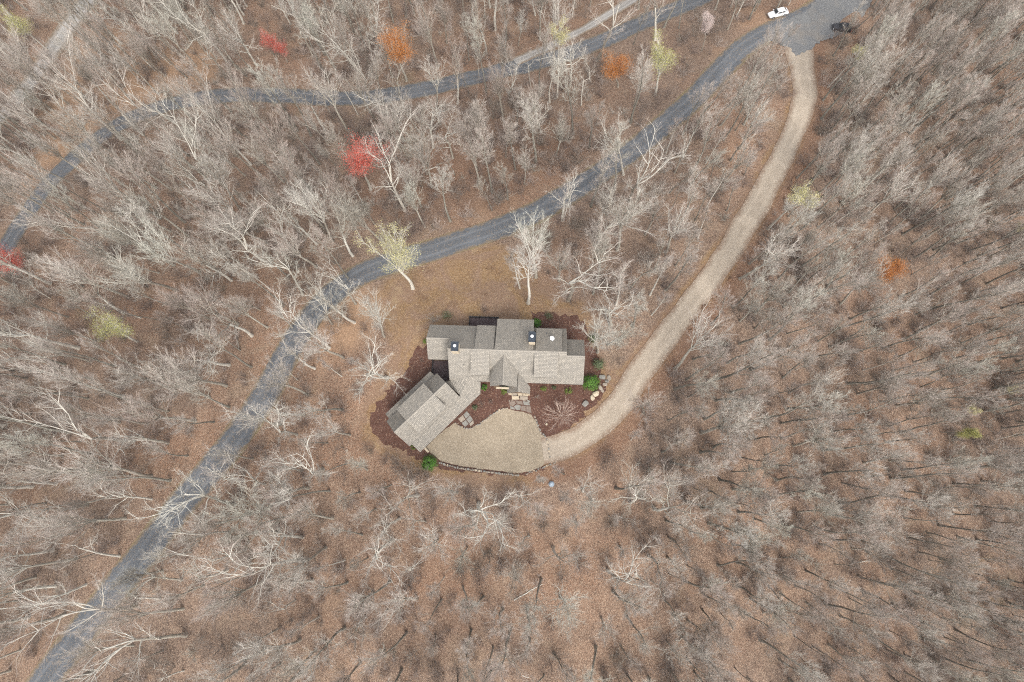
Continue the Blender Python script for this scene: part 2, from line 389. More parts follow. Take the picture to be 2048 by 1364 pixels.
def seg_dist(pts, path):
    """distance of many points to a polyline, and the arc length of the nearest place"""
    pts = np.asarray(pts)[:, :2]; path = np.asarray(path)[:, :2]
    best = np.full(len(pts), 1e9); arc = np.zeros(len(pts)); side = np.zeros(len(pts)); L = 0.0
    for a, b in zip(path[:-1], path[1:]):
        d = b - a; l2 = d @ d
        if l2 < 1e-9: continue
        t = np.clip(((pts - a) @ d)/l2, 0, 1); q = a + t[:, None]*d
        e = np.sqrt(((pts - q)**2).sum(1)); m = e < best
        best[m] = e[m]; arc[m] = (L + t*math.sqrt(l2))[m]
        side[m] = np.sign(d[0]*(pts[:, 1] - a[1]) - d[1]*(pts[:, 0] - a[0]))[m]; L += math.sqrt(l2)
    return best, arc, side
def in_poly(pts, poly):
    pts = np.asarray(pts)[:, :2]; poly = np.asarray(poly)[:, :2]
    c = np.zeros(len(pts), dtype=bool); j = len(poly) - 1
    for i in range(len(poly)):
        xi, yi = poly[i]; xj, yj = poly[j]
        with np.errstate(divide='ignore', invalid='ignore'):
            m = ((yi > pts[:, 1]) != (yj > pts[:, 1])) & (pts[:, 0] < (xj - xi)*(pts[:, 1] - yi)/(yj - yi + 1e-12) + xi)
        c ^= m; j = i
    return c

ROAD1 = [(1655,5),(1600,38),(1540,62),(1490,92),(1440,140),(1390,195),(1330,248),(1280,290),(1230,325),(1180,360),(1120,398),(1060,430),(1000,455),(940,475),(870,498),(800,520),(740,540),(690,568),(640,612),(600,665),(565,725),(530,790),(490,850),(450,905),(400,963),(350,1025),(300,1090),(250,1152),(200,1215),(150,1280),(100,1345),(60,1400),(20,1460)]
ROAD2 = [(1470,-50),(1420,-15),(1370,10),(1300,38),(1220,75),(1150,103),(1080,123),(1000,142),(920,162),(850,178),(780,190),(700,197),(600,193),(520,190),(450,192),(380,200),(310,218),(240,248),(190,282),(140,325),(95,370),(55,425),(20,480),(-20,540),(-60,600)]
ROAD3 = [(215,-60),(190,-20),(150,35),(115,85),(82,135),(52,178),(20,215),(-30,260),(-80,300)]
SPUR = [(1340,-45),(1265,0),(1190,46),(1125,80),(1065,108),(1030,125)]
DRIVE = [(1085,900),(1120,894),(1158,878),(1200,848),(1235,810),(1265,765),(1300,715),(1345,655),(1400,585),(1450,515),(1500,435),(1545,350),(1580,280),(1603,220),(1608,165),(1600,118),(1597,92),(1600,84)]
W1, W2, W3, WS, WD = 5.6, 6.0, 8.0, 3.4, 5.0
P1, P2, P3, PS, PD = [smooth_path(ground_many(np.array(q, dtype=float)), 1.0) for q in (ROAD1, ROAD2, ROAD3, SPUR, DRIVE)]
_z1 = lambda a, b: (a/3.788 + 720, b/3.788 + 600)
COURT_PX = [_z1(*p) for p in [(500,1115),(600,1020),(715,930),(760,960),(800,972),(850,968),(905,940),(950,905),(1000,868),(1060,832),(1110,822),(1180,842),(1240,850),(1300,872),(1345,940),(1370,1010),(1420,1050),(1432,1120),(1442,1195),(1380,1258),(1290,1300),(1200,1312),(1050,1297),(900,1277),(760,1258),(620,1222),(560,1180)]]
COURT = ground_many(COURT_PX)
MULCH_PX = [(1062,690),(1062,628),(1085,624),(1110,626),(1150,632),(1172,648),(1186,690),(1196,720),(1205,750),(1212,775),(1204,800),(1180,822),(1140,850),(1100,876),(1096,905),(1085,945),(1040,952),(960,946),(900,940),(862,930),(830,915),(790,895),(757,882),(742,865),(738,845),(748,815),(762,795),(785,770),(805,755),(818,735),(822,715),(836,700),(850,692),(900,690)]
MULCH = ground_many(MULCH_PX)
JUNC_PX = [(1540,58),(1575,40),(1610,25),(1632,0),(1645,-25),(1735,-25),(1745,0),(1725,35),(1700,60),(1668,76),(1640,84),(1622,100),(1590,112),(1578,96),(1560,90),(1535,82)]
JUNC = ground_many(JUNC_PX)
CLEAR_PX = [(775,560),(830,535),(900,512),(990,488),(1030,500),(1075,545),(1120,590),(1160,605),(1190,640),(1185,690),(1215,740),(1260,740),(1215,830),(1130,905),(1100,960),(1020,975),(900,960),(830,940),(770,910),(728,880),(720,830),(745,780),(775,740),(790,700),(760,640),(740,600)]
CLEAR = ground_many(CLEAR_PX)

# ------------------------------------------------------------------ ground
def build_ground():
    ax = np.concatenate([np.linspace(-1500, -180, 14)[:-1], np.arange(-180, 165, 0.9), np.linspace(165, 1500, 14)])
    ay = np.concatenate([np.linspace(-1500, -75, 14)[:-1], np.arange(-75, 195, 0.9), np.linspace(195, 1500, 14)])
    X, Y = np.meshgrid(ax, ay); nx, ny = len(ax), len(ay)
    P = np.stack([X.ravel(), Y.ravel()], 1); Z = np.empty(len(P))
    r = np.sqrt((P**2).sum(1)); rc = np.minimum(r, 420.0)
    Z = terrain(P*(rc/np.maximum(r, 1e-6))[:, None])
    near = r < 260
    d1 = np.full(len(P), 99.0); d2 = d1.copy(); dd = d1.copy(); d3 = d1.copy(); ds = d1.copy()
    idx = np.where(near)[0]; q = P[idx]
    d1[idx] = seg_dist(q, P1[::3])[0]; d2[idx] = seg_dist(q, P2[::3])[0]; dd[idx], _, sdd_ = seg_dist(q, PD[::3]); dside = np.zeros(len(P)); dside[idx] = sdd_
    d3[idx] = seg_dist(q, P3[::3])[0]; ds[idx] = seg_dist(q, PS[::3])[0]
    # gentle hummocks away from the paved things
    away = np.clip((np.minimum(np.minimum(d1, d2), np.minimum(dd, np.minimum(d3, ds))) - 3.6)/4.0, 0, 1)
    clr = in_poly(q, MULCH) | in_poly(q, COURT); 
    m = np.zeros(len(P)); m[idx] = 1.0; m[idx[clr]] = 0
    hx = np.sin(P[:, 0]*0.31 + 1.3*np.sin(P[:, 1]*0.19))*np.cos(P[:, 1]*0.27 + np.sin(P[:, 0]*0.13))
    hc = np.clip(np.sqrt(((P - np.array([-9, 13]))**2).sum(1))/30 - 0.8, 0, 1)
    Z += 0.35*hx*away*m*hc
    Z[idx[clr]] -= 0.0
    j = np.arange(ny - 1)[:, None]*nx + np.arange(nx - 1)[None, :]
    faces = np.stack([j, j + 1, j + nx + 1, j + nx], -1).reshape(-1, 4)
    me = bpy.data.meshes.new('ground')
    V = np.column_stack([P, Z])
    me.vertices.add(len(V)); me.vertices.foreach_set('co', V.astype(np.float32).ravel())
    me.loops.add(faces.size); me.loops.foreach_set('vertex_index', faces.astype(np.int32).ravel())
    me.polygons.add(len(faces)); me.polygons.foreach_set('loop_start', np.arange(0, faces.size, 4, dtype=np.int32))
    me.update(); me.polygons.foreach_set('use_smooth', np.ones(len(faces), dtype=bool))
    dry = np.zeros(len(P)); ver = np.zeros(len(P)); ban = np.zeros(len(P))
    ic = in_poly(q, CLEAR); dc = seg_dist(q, np.vstack([CLEAR, CLEAR[:1]]))[0]
    sdv = np.where(ic, dc, -dc); dry[idx] = np.clip(0.5 + sdv/7.0, 0, 1)
    dry = np.maximum(dry, np.clip(1 - (dd - 2.2)/3.0, 0, 1)*0.75)
    ver = np.maximum(np.clip(1 - (d1 - 2.5)/1.6, 0, 1), np.clip(1 - (d2 - 2.4)/1.7, 0, 1))
    for px, py, rad, k in [(330,140,14,1.1),(260,170,13,1.1),(190,110,13,1.0),(130,190,11,1.0),(390,145,9,.9),(160,240,10,.9),(110,300,9,.8),(60,350,9,.7),(900,440,6,.5),(960,425,6,.6),(1020,410,5,.5),(160,330,8,.5),(1480,300,9,.45),(1330,470,10,.45),(1300,560,8,.4),(1600,60,4,.5),(1640,100,6,.6),(1500,40,9,.5),(1440,110,7,.5),
                            (690,640,9,.9),(720,600,7,.7),(640,720,7,.5),(760,330,10,.3),(950,1130,14,.35),(650,1190,12,.35),(800,1230,12,.3),(450,960,9,.3),(1560,520,0.1,0)]:
        g = ground(px, py); ban = np.maximum(ban, k*np.exp(-((P - g[:2])**2).sum(1)/(rad*rad)))
    soil = np.where(dside < 0, np.clip(1 - np.abs(dd - 4.5)/4.0, 0, 1), np.clip(1 - (dd - 2.4)/2.0, 0, 1)*.5)
    for px, py, rad, k in [(900,330,26,.75),(760,380,18,.6),(1050,300,20,.6),(1100,480,10,.5),(650,1180,22,.5),(900,1180,25,.55),(1080,1120,20,.5),(480,1080,16,.5),(500,560,16,.5),(1250,1000,16,.5),(380,480,16,.45)]:
        g = ground(px, py); soil = np.maximum(soil, k*np.exp(-((P - g[:2])**2).sum(1)/(rad*rad)))
    for nm, a in (('dry', dry), ('verge', ver), ('bank', ban), ('soil', soil)):
        at_ = me.attributes.new(nm, 'FLOAT', 'POINT'); at_.data.foreach_set('value', a.astype(np.float32))
    me.materials.append(MT['ground'])
    o = bpy.data.objects.new('ground', me); link(o); tag(o, 'sloping forest floor covered in brown leaf litter', kind='structure')
build_ground()

def ribbon(name, path, width, mat, off, jit=0.25, seed=0, label=None, flare=None):
    path = np.asarray(path); n = len(path)
    d = np.gradient(path[:, :2], axis=0); d /= np.linalg.norm(d, axis=1)[:, None]
    nr = np.stack([-d[:, 1], d[:, 0]], 1); r = np.random.default_rng(seed)
    def sm(): 
        a = r.normal(0, 1, n + 8); k = np.array([1, 2, 3, 2, 1])/9; a = np.convolve(a, k, 'same')[:n]; return a*jit
    wl_, wr_ = width/2 + sm(), width/2 + sm()
    if flare is not None: wl_ = wl_*flare; wr_ = wr_*flare
    K = 7; V = []; UV = []; L = np.concatenate([[0], np.cumsum(np.linalg.norm(np.diff(path[:, :2], axis=0), axis=1))])
    for k in range(K):
        t = k/(K - 1); w = -wr_*(1 - t) + wl_*t
        xy = path[:, :2] + nr*w[:, None]
        V.append(np.column_stack([xy, terrain(xy) + off + 0.03*(1 - (2*t - 1)**2)])); UV.append(np.column_stack([np.full(n, t), L]))
    V = np.stack(V, 1).reshape(-1, 3); UV = np.stack(UV, 1).reshape(-1, 2)
    f = [(i*K + k, i*K + k + 1, (i+1)*K + k + 1, (i+1)*K + k) for i in range(n - 1) for k in range(K - 1)]
    f = [q[::-1] for q in f]
    o = mesh_obj(name, V, f, mat, None, True, uv=UV)
    # faces must look up
    me = o.data
    if me.polygons[0].normal.z < 0: me.flip_normals()
    return tag(o, label, kind='structure')
ribbon('paved_road', P1, W1, MT['asphalt'], 0.07, 0.22, 1, 'grey paved lane curving round the lawn below the house')
ribbon('lower_road', P2, W2, MT['asphalt'], 0.07, 0.22, 2, 'grey paved lane crossing the top of the picture through the wood')
ribbon('gravel_road', P3, W3, MT['palegravel'], 0.07, 0.4, 3, 'pale gravel road in the corner beyond the lower lane')
ribbon('gravel_track', PS, WS, MT['palegravel'], 0.11, 0.3, 4, 'pale two-rut gravel track joining the lower lane')
_fl = np.ones(len(PD)); _fl[-25:] = np.linspace(1.0, 1.25, 25); _fl[:6] = 1.0
ribbon('driveway', PD, WD, MT['gravel'], 0.085, 0.3, 5, 'pale gravel driveway running from the junction to the court', _fl)

def sheet(name, poly, mat, off, label, step=1.2, jit=0.15, seed=0, kind='structure', holes=()):
    r = np.random.default_rng(seed)
    p = np.vstack([poly, poly[:1]])[:, :2]; B = []
    for a, b in zip(p[:-1], p[1:]):
        n = max(1, int(np.linalg.norm(b - a)/0.6))
        for t in np.linspace(0, 1, n, endpoint=False): B.append(a + (b - a)*t)
    B = np.array(B) + r.normal(0, jit, (len(B), 2))
    lo, hi = B.min(0), B.max(0)
    gx, gy = np.meshgrid(np.arange(lo[0], hi[0], step), np.arange(lo[1], hi[1], step))
    G = np.stack([gx.ravel(), gy.ravel()], 1); G = G[in_poly(G, B)]
    G = G[seg_dist(G, np.vstack([B, B[:1]]))[0] > 0.4] if len(G) else G
    vs_ = [Vector(q) for q in np.vstack([B, G])]; nb = len(B)
    ed = [(i, (i + 1) % nb) for i in range(nb)]
    ov, oe, of, *_ = geometry.delaunay_2d_cdt(vs_, ed, [list(range(nb))], 1, 1e-5)
    xy = np.array([(v.x, v.y) for v in ov]); z = terrain(xy) + off
    c = np.array([xy[f].mean(0) for f in of]); keep = in_poly(c, B)
    o = mesh_obj(name, np.column_stack([xy, z]), [f for f, k in zip(of, keep) if k], mat, None, True)
    if o.data.polygons[0].normal.z < 0: o.data.flip_normals()
    return tag(o, label, kind=kind)
sheet('mulch_bed', MULCH, MT['mulch'], 0.035, 'dark brown bark mulch bed wrapped round the house', 1.2, 0.34, 3)
sheet('parking_court', COURT, MT['court'], 0.075, 'tan pea gravel court in front of the garage', 1.2, 0.05, 4)
sheet('road_junction', JUNC, MT['junction'], 0.145, 'pale worn gravel junction where the driveway meets the lane', 1.2, 0.16, 5)
#PART2
# ------------------------------------------------------------------ house
HOUSE = empty('house', (-14.9, 23.2, 0), math.radians(-1.7), 'large mountain house with grey shingle gables, two chimneys and an angled garage wing', 'house')
def slab(name, top, mat=None, parent=HOUSE, th=0.22, eave=(0, 1)):
    """a roof plane: polygon 'top' (counter-clockwise from above), with thickness; UV along the eave and up the slope"""
    P = np.array(top, dtype=float); n = len(P)
    nrm = np.cross(P[1] - P[0], P[2] - P[0]); nrm /= np.linalg.norm(nrm)
    if nrm[2] < 0: P = P[::-1]; nrm = -nrm
    a, b = P[eave[0]], P[eave[1]]
    up = np.array([0, 0, 1.0]) - nrm*nrm[2]
    up = up/np.linalg.norm(up) if np.linalg.norm(up) > 1e-3 else np.array([0, 1.0, 0])
    al = np.cross(up, nrm)
    B = P - np.array([0, 0, th])
    uv = np.column_stack([P @ al, P @ up]); uvb = uv*0
    f = [tuple(range(n)), tuple(range(2*n - 1, n - 1, -1))] + [(i, i + n, (i + 1) % n + n, (i + 1) % n) for i in range(n)]
    return mesh_obj(name, np.vstack([P, B]), f, None, parent, mats=[mat or MT['shingle'], MT['fascia']], midx=[0] + [1]*(n + 1), uv=np.vstack([uv, uvb]))
def ridge_cap(p, q, parent, w=0.16, h=0.07):
    p, q = np.array(p, float), np.array(q, float); d = q - p; L = np.linalg.norm(d); d /= L
    s = np.cross(d, [0, 0, 1]); s /= np.linalg.norm(s); up = np.cross(s, d)
    V = []
    for c in (p, q):
        V += [c - s*w - up*0.10, c - s*w*0.9 - up*0.02, c + up*h, c + s*w*0.9 - up*0.02, c + s*w - up*0.10]
    f = [(i, i + 1, i + 6, i + 5) for i in range(4)] + [(4, 3, 2, 1, 0), (5, 6, 7, 8, 9)]
    return mesh_obj('ridge_cap', V, f, MT['ridge'], parent)
MT['ridge'] = mat_simple('ridge_shingles', (0.29, 0.265, 0.23), 0.9, 0.4, 5)
def gable_body(name, prof, x0, x1, mat, parent, axis='x', base=-1.2):
    """walls under a roof: profile points (across, z) from one eave to the other"""
    V = []; n = len(prof) + 2
    pr = [(prof[0][0], base)] + list(prof) + [(prof[-1][0], base)]
    for c in (x0, x1):
        for a, z in pr: V.append((c, a, z) if axis == 'x' else (a, c, z))
    f = [tuple(range(n)), tuple(range(2*n - 1, n - 1, -1))] + [(i, i + n, (i + 1) % n + n, (i + 1) % n) for i in range(n)]
    return mesh_obj(name, V, f, mat, parent)
kS, kN = 5.0/5.2, 5.1/5.5
zS = lambda y: 10 + y*kS          # south plane (y<0)
zN = lambda y: 10 - y*kN          # north plane (y>0)
# main roof planes
south = slab('roof_slope', [(-2, -5.2, zS(-5.2)), (23.1, -5.2, zS(-5.2)), (23.1, -0.6, zS(-.6)), (19.8, -0.6, zS(-.6)), (19.8, 0, 10), (-2, 0, 10)])
north = slab('roof_slope', [(19.8, 0, 10), (19.8, 5.45, zN(5.45)), (-6.4, 5.5, zN(5.5)), (-6.4, 2.3, zN(2.3)), (-2, 2.3, zN(2.3)), (-2, 0, 10)])
ridge_cap((-2, 0, 10.0), (19.8, 0, 10.0), HOUSE)
slab('roof_slope', [(-6.4, -1.2, zN(2.3) - 3.3), (-1.9, -1.2, zN(2.3) - 3.3), (-1.9, 2.3, zN(2.3)), (-6.4, 2.3, zN(2.3))])
ridge_cap((-6.4, 2.3, zN(2.3)), (-2.0, 2.3, zN(2.3)), HOUSE)
slab('roof_slope', [(23.1, -0.6, zS(-.6)), (23.1, 3.2, zS(-.6) - 3.6), (19.7, 3.2, zS(-.6) - 3.6), (19.7, -0.6, zS(-.6))])
ridge_cap((19.8, -0.6, zS(-.6)), (23.1, -0.6, zS(-.6)), HOUSE)
# raised shed dormers each side of the ridge, and the deep great-room slope
def dormer(x0, x1, y, z, name='dormer'):
    s = 1 if y > 0 else -1
    d = slab(name, [(x0, 0.02*s, 10.06), (x0, y, z), (x1, y, z), (x1, 0.02*s, 10.06)])
    pl = (zN if y > 0 else zS); yi = y - s*0.35; zi = 10.06 + (z - 10.06)*(yi/y) - 0.24
    V = []; F_ = []
    for x in (x0 + 0.2, x1 - 0.2):
        V += [(x, 0.3*s, 9.7), (x, yi, zi), (x, yi, pl(yi) - 0.1)]
    F_ = [(0, 1, 2), (3, 5, 4), (1, 4, 5, 2), (0, 3, 4, 1), (0, 2, 5, 3)]
    mesh_obj('cheek_wall', V, F_, MT['siding'], d)
    return d
dormer(2.9, 6.4, 5.35, 6.25); dormer(2.2, 5.7, -4.4, 7.45); dormer(14.1, 18.9, 5.0, 6.6); dormer(13.9, 18.2, -4.4, 7.45)
dormer(6.65, 13.6, 6.75, 6.1, 'great_room_roof')
# entry gable and porch gable
def cross_gable(xr, zr, y0, y1, hw, ze, name):
    """ridge runs north-south; each plane is cut along the valley where it meets the south slope"""
    yv = -(10 - ze)/kS; y0 = -(10 - zr)/kS
    l = slab(name, [(xr, y0, zr), (xr - hw, yv, ze), (xr - hw, y1, ze), (xr, y1, zr)])
    r = slab(name, [(xr, y0, zr), (xr, y1, zr), (xr + hw, y1, ze), (xr + hw, yv, ze)])
    ridge_cap((xr, y0, zr), (xr, y1, zr), HOUSE, 0.12, 0.05)
    return l, r
cross_gable(8.35, 9.35, -0.6, -6.3, 2.5, 7.0, 'entry_gable_roof')
cross_gable(11.1, 6.6, -3.4, -7.15, 2.15, 4.35, 'porch_gable_roof')
# chimneys
for cx, cy_, w, l, zt in ((-0.45, 0.05, 0.62, 0.85, 11.6), (13.4, 2.25, 0.58, 0.95, 11.4)):
    ch = box('chimney', (cx - w, cx + w, cy_ - l, cy_ + l, 4.0, zt), MT['cream'], HOUSE)
    cap = MB(); cap.box(cx - w - .06, cx + w + .06, cy_ - l + .06, cy_ + l + .08, zt + .003, zt + .12)
    for a, b, c, d in ((-w-.06, w+.06, -l+.06, -l+.18), (-w-.06, w+.06, l-.04, l+.08), (-w-.06, -w+.06, -l+.06, l+.08), (w-.06, w+.06, -l+.06, l+.08)):
        cap.box(cx + a, cx + b, cy_ + c, cy_ + d, zt + .10, zt + .24)
    cap.build('chimney_cap', MT['slate'], ch)
    fl = MB(); k = 14
    prof = [(0.17, 0.0), (0.17, 0.35), (0.30, 0.36), (0.30, 0.44), (0.19, 0.53), (0.02, 0.57)]
    V = [(cx + r*math.cos(2*math.pi*i/k), cy_ + 0.12 + r*math.sin(2*math.pi*i/k), zt + .12 + h) for r, h in prof for i in range(k)]
    F_ = [(j*k + i, j*k + (i + 1) % k, (j + 1)*k + (i + 1) % k, (j + 1)*k + i) for j in range(len(prof) - 1) for i in range(k)] + [tuple(range((len(prof) - 1)*k, len(prof)*k))]
    mesh_obj('flue_cap', V, F_, MT['white'], ch, True)
# satellite dish on the north-east dormer
dz = 10.06 + (6.6 - 10.06)*(2.75/5.0)
dish = empty('satellite_dish', (17.1, 2.75, dz)); dish.parent = HOUSE
V = []; F_ = []; k = 16
for j, r in enumerate((0.02, 0.2, 0.34, 0.45)):
    for i in range(k):
        a = 2*math.pi*i/k; V.append((r*math.cos(a), r*math.sin(a), 0.5*r*r))
F_ = [(j*k + i, j*k + (i + 1) % k, (j + 1)*k + (i + 1) % k, (j + 1)*k + i) for j in range(3) for i in range(k)] + [tuple(range(k - 1, -1, -1))]
R = Matrix.Rotation(math.radians(35), 3, 'X') @ Matrix.Rotation(math.radians(-20), 3, 'Y')
V = [tuple(R @ Vector(v) + Vector((0, 0, 0.65))) for v in V]
mesh_obj('reflector', V, F_, MT['white'], dish, True)
m_ = MB(); m_.box(-.04, .04, -.04, .04, -.25, .66); m_.box(-.18, .18, -.03, .03, -.02, .04); m_.build('mast', MT['white'], dish)
m_ = MB(); m_.add([(-.03, -.05, .60), (.03, -.05, .60), (.03, -.62, .78), (-.03, -.62, .78), (-.03, -.05, .65), (.03, -.05, .65), (.03, -.62, .84), (-.03, -.62, .84)], box_data(0, 1, 0, 1, 0, 1)[1]); m_.build('feed_arm', MT['white'], dish)
# vent pipes
for x, y in ((0.9, -2.6), (10.6, 3.4), (16.0, 3.9)):
    z = (zS(y) if y < 0 else zN(y)); z = z if y < 0 else 10.06 - 0.62*y
    V = [(x + .06*math.cos(a*math.pi/4), y + .06*math.sin(a*math.pi/4), z + h) for h in (-.3, .35) for a in range(8)]
    mesh_obj('vent_pipe', V, [(i, (i + 1) % 8, 8 + (i + 1) % 8, 8 + i) for i in range(8)] + [tuple(range(8, 16))], MT['slate'], HOUSE)
# walls
gable_body('wall', [(-4.5, zS(-4.5) - .3), (0, 9.7), (4.8, zN(4.8) - .3)], -1.5, 19.3, MT['siding'], HOUSE)
gable_body('wall', [(-0.7, zN(2.3) - 3.0), (2.3, zN(2.3) - .3), (4.9, zN(4.9) - .3)], -5.9, -1.45, MT['siding'], HOUSE)
gable_body('wall', [(-4.5, zS(-4.5) - .3), (-.6, zS(-.6) - .3), (2.7, zS(-.6) - 3.4)], 19.25, 22.6, MT['siding'], HOUSE)
gable_body('wall', [(0.5, 9.2), (6.1, 6.1)], 7.1, 13.2, MT['siding'], HOUSE)
gable_body('wall', [(6.3, 6.9), (8.35, 9.0), (10.4, 6.9)], -5.85, -2.0, MT['siding'], HOUSE, 'y')
mesh_obj('gable_trim', *box_data(7.0, 9.3, -6.62, -6.31, 5.9, 6.35), MT['cream'], HOUSE)
# porch: stone piers, beam, door
for x in (9.4, 12.8):
    box('porch_pier', (x - .35, x + .35, -7.0, -6.4, -.5, 4.0), MT['cream'], HOUSE)
box('porch_beam', (9.05, 13.15, -7.05, -6.75, 3.95, 4.33), MT['siding'], HOUSE)
dr = box('door', (10.4, 11.8, -4.56, -4.503, .15, 2.5), MT['door'], HOUSE); box('handle', (11.6, 11.66, -4.63, -4.563, 1.1, 1.35), MT['rail'], dr)
def window(x, y, z, w, h, s=-1, parent=HOUSE, ax='x'):
    f_ = MB()
    def bx_(a0, a1, b0, b1, z0, z1):
        return (a0, a1, b0, b1, z0, z1) if ax == 'x' else (b0, b1, a0, a1, z0, z1)
    y0, y1 = sorted((y + s*.003, y + s*.10))
    for a0, a1, z0, z1 in ((x - w/2, x + w/2, z, z + .09), (x - w/2, x + w/2, z + h - .09, z + h), (x - w/2, x - w/2 + .09, z + .09, z + h - .09), (x + w/2 - .09, x + w/2, z + .09, z + h - .09), (x - .03, x + .03, z + .09, z + h - .09)):
        f_.box(*bx_(a0, a1, y0, y1, z0, z1))
    o = f_.build('window', MT['fascia'], parent)
    y0, y1 = sorted((y + s*.002, y + s*.05))
    for a0, a1 in ((x - w/2 + .09, x - .03), (x + .03, x + w/2 - .09)): box('pane', bx_(a0, a1, y0, y1, z + .09, z + h - .09), MT['glass'], o)
for x in (0.6, 4.4, 14.6, 17.0, 20.6): window(x, -4.5, 1.0, 1.6, 1.7)
window(8.35, -5.85, 1.0, 2.4, 2.0); window(8.35, -5.85, 3.8, 1.8, 1.7)
for x in (8.4, 10.2, 12.0): window(x, 6.1, 0.6, 1.5, 2.6, 1)
for x in (-4.2, 1.0, 16.3): window(x, 4.85, 1.0, 1.6, 1.7, 1)
for y in (-2.5, 1.2): window(y, 22.6, 1.2, 1.4, 1.6, 1, HOUSE, 'y')
# decks of single boards with rails
def deck(x0, x1, y0, y1, z, along, posts, name='deck'):
    d = empty(name, (0, 0, 0)); d.parent = HOUSE
    n = int(((x1 - x0) if along == 'y' else (y1 - y0))/0.30); w = ((x1 - x0) if along == 'y' else (y1 - y0))/n
    me = None
    for i in range(n):
        if along == 'y': b = (0, w - .025, 0, y1 - y0, -.045, 0); loc = (x0 + i*w, y0, z)
        else: b = (0, x1 - x0, 0, w - .025, -.045, 0); loc = (x0, y0 + i*w, z)
        if me is None:
            o = box('plank', b, MT['deck'], d); me = o.data
        else:
            o = bpy.data.objects.new('plank', me); link(o, d)
        o.location = (loc[0], loc[1], loc[2] + random.uniform(-.006, .006))
    box('joist_frame', (x0 + .05, x1 - .05, y0 + .05, y1 - .05, z - .35, z - .055), MT['rail'], d)
    for (a, b) in posts:
        box('post', (a - .09, a + .09, b - .09, b + .09, -1.3, z + 1.05), MT['rail'], d)
    for (a, b), (c, e) in zip(posts[:-1], posts[1:]):
        for zz in (z + .98, z + .55, z + .15):
            x_, X_ = sorted((a, c)); y_, Y_ = sorted((b, e))
            if X_ - x_ > Y_ - y_: box('rail', (x_ + .095, X_ - .095, b - .05, b + .05, zz, zz + .05), MT['rail'], d)
            else: box('rail', (a - .05, a + .05, y_ + .095, Y_ - .095, zz, zz + .05), MT['rail'], d)
    return d
deck(0.75, 6.6, 5.0, 8.1, 1.1, 'x', [(0.85, 5.2), (0.85, 8.0), (2.75, 8.0), (4.6, 8.0), (6.5, 8.0)])
deck(-6.1, -1.5, -5.9, -0.75, 0.55, 'y', [(-6.0, -0.9), (-6.0, -2.5), (-6.0, -4.1)])

# garage wing, in its own axes
GA = Vector((-21.9, 12.65, 0)); ga = math.radians(44.7)
hm = (Matrix.Translation(HOUSE.location) @ Matrix.Rotation(HOUSE.rotation_euler.z, 4, 'Z')).inverted()
gm = hm @ Matrix.Translation(GA) @ Matrix.Rotation(ga, 4, 'Z')
def G(p): return tuple(gm @ Vector(p))
def Hloc(p): return tuple(hm @ Vector(p))
def gslab(name, pts, parent=HOUSE): return slab(name, [G(p) for p in pts], parent=parent)
gslab('garage_roof_slope', [(-6.5, -3.25, 4.5), (6.5, -3.25, 4.5), (6.5, 0, 8), (-6.5, 0, 8)])
gslab('garage_roof_slope', [(6.5, 0, 8), (6.5, 3.25, 4.5), (-6.5, 3.25, 4.5), (-6.5, 0, 8)])
d1_ = gslab('garage_dormer', [(-3.45, -3.1, 6.7), (3.45, -3.1, 6.7), (3.45, -.02, 8.06), (-3.45, -.02, 8.06)])
d2_ = gslab('garage_dormer', [(3.45, .02, 8.06), (3.45, 3.1, 6.7), (-3.45, 3.1, 6.7), (-3.45, .02, 8.06)])
for s, d_ in ((-1, d1_), (1, d2_)):
    V = []
    for a in (-3.25, 3.25): V += [G((a, .3*s, 7.7)), G((a, 2.8*s, 6.6)), G((a, 2.8*s, 4.9))]
    mesh_obj('cheek_wall', V, [(0, 1, 2), (3, 5, 4), (1, 4, 5, 2), (0, 3, 4, 1), (0, 2, 5, 3)], MT['siding'], d_)
gslab('lean_to_roof', [(5.85, 2.75, 4.35), (5.85, 4.7, 3.2), (-5.85, 4.7, 3.2), (-5.85, 2.75, 4.35)])
gslab('garage_front_roof', [(-6.0, -5.2, 3.0), (9.7, -5.2, 3.0), (6.8, -2.9, 4.35), (-6.0, -2.9, 4.35)])
ridge_cap(G((-6.5, 0, 8)), G((-3.45, 0, 8)), HOUSE); ridge_cap(G((3.45, 0, 8)), G((6.5, 0, 8)), HOUSE); ridge_cap(G((-3.45, 0, 8.06)), G((3.45, 0, 8.06)), HOUSE)
# connecting roof between house and garage
cA = Hloc((-11.2, 17.75, 4.6)); cB = G((9.7, -5.2, 3.02)); cT = (2.2, -4.15, zS(-4.15) + .02); cQ = G((6.8, -2.9, 4.37)); cL = (-1.75, -5.25, 4.75); cK = G((6.35, 1.25, 3.9))
slab('link_roof_slope', [cT, cQ, cB, cA]); slab('link_roof_slope', [cT, cL, cK, cQ])
gv = []
def gbox(name, b, mat, parent=HOUSE):
    v, f = box_data(*b); return mesh_obj(name, [G(p) for p in v], f, mat, parent)
pr = [(-4.4, -1.0), (-4.4, 3.1), (-2.9, 4.1), (0, 7.7), (2.9, 4.1), (4.2, 3.15), (4.2, -1.0)]
V = [G((a, b, z)) for a in (-5.6, 5.9) for b, z in pr]; n = len(pr)
mesh_obj('garage_wall', V, [tuple(range(n)), tuple(range(2*n - 1, n - 1, -1))] + [(i, i + n, (i + 1) % n + n, (i + 1) % n) for i in range(n)], MT['siding'], HOUSE)
gbox('link_wall', (5.9, 9.0, -4.3, 1.0, -1.0, 3.0), MT['siding'])
for a in (-3.9, -0.2, 3.5):
    gd = gbox('garage_door', (a - 1.45, a + 1.45, -4.46, -4.403, 0.02, 2.5), MT['door'])
    for k in range(4):
        gbox('panel', (a - 1.35, a + 1.35, -4.50, -4.463, .12 + k*.6, .62 + k*.6), MT['door'], gd)
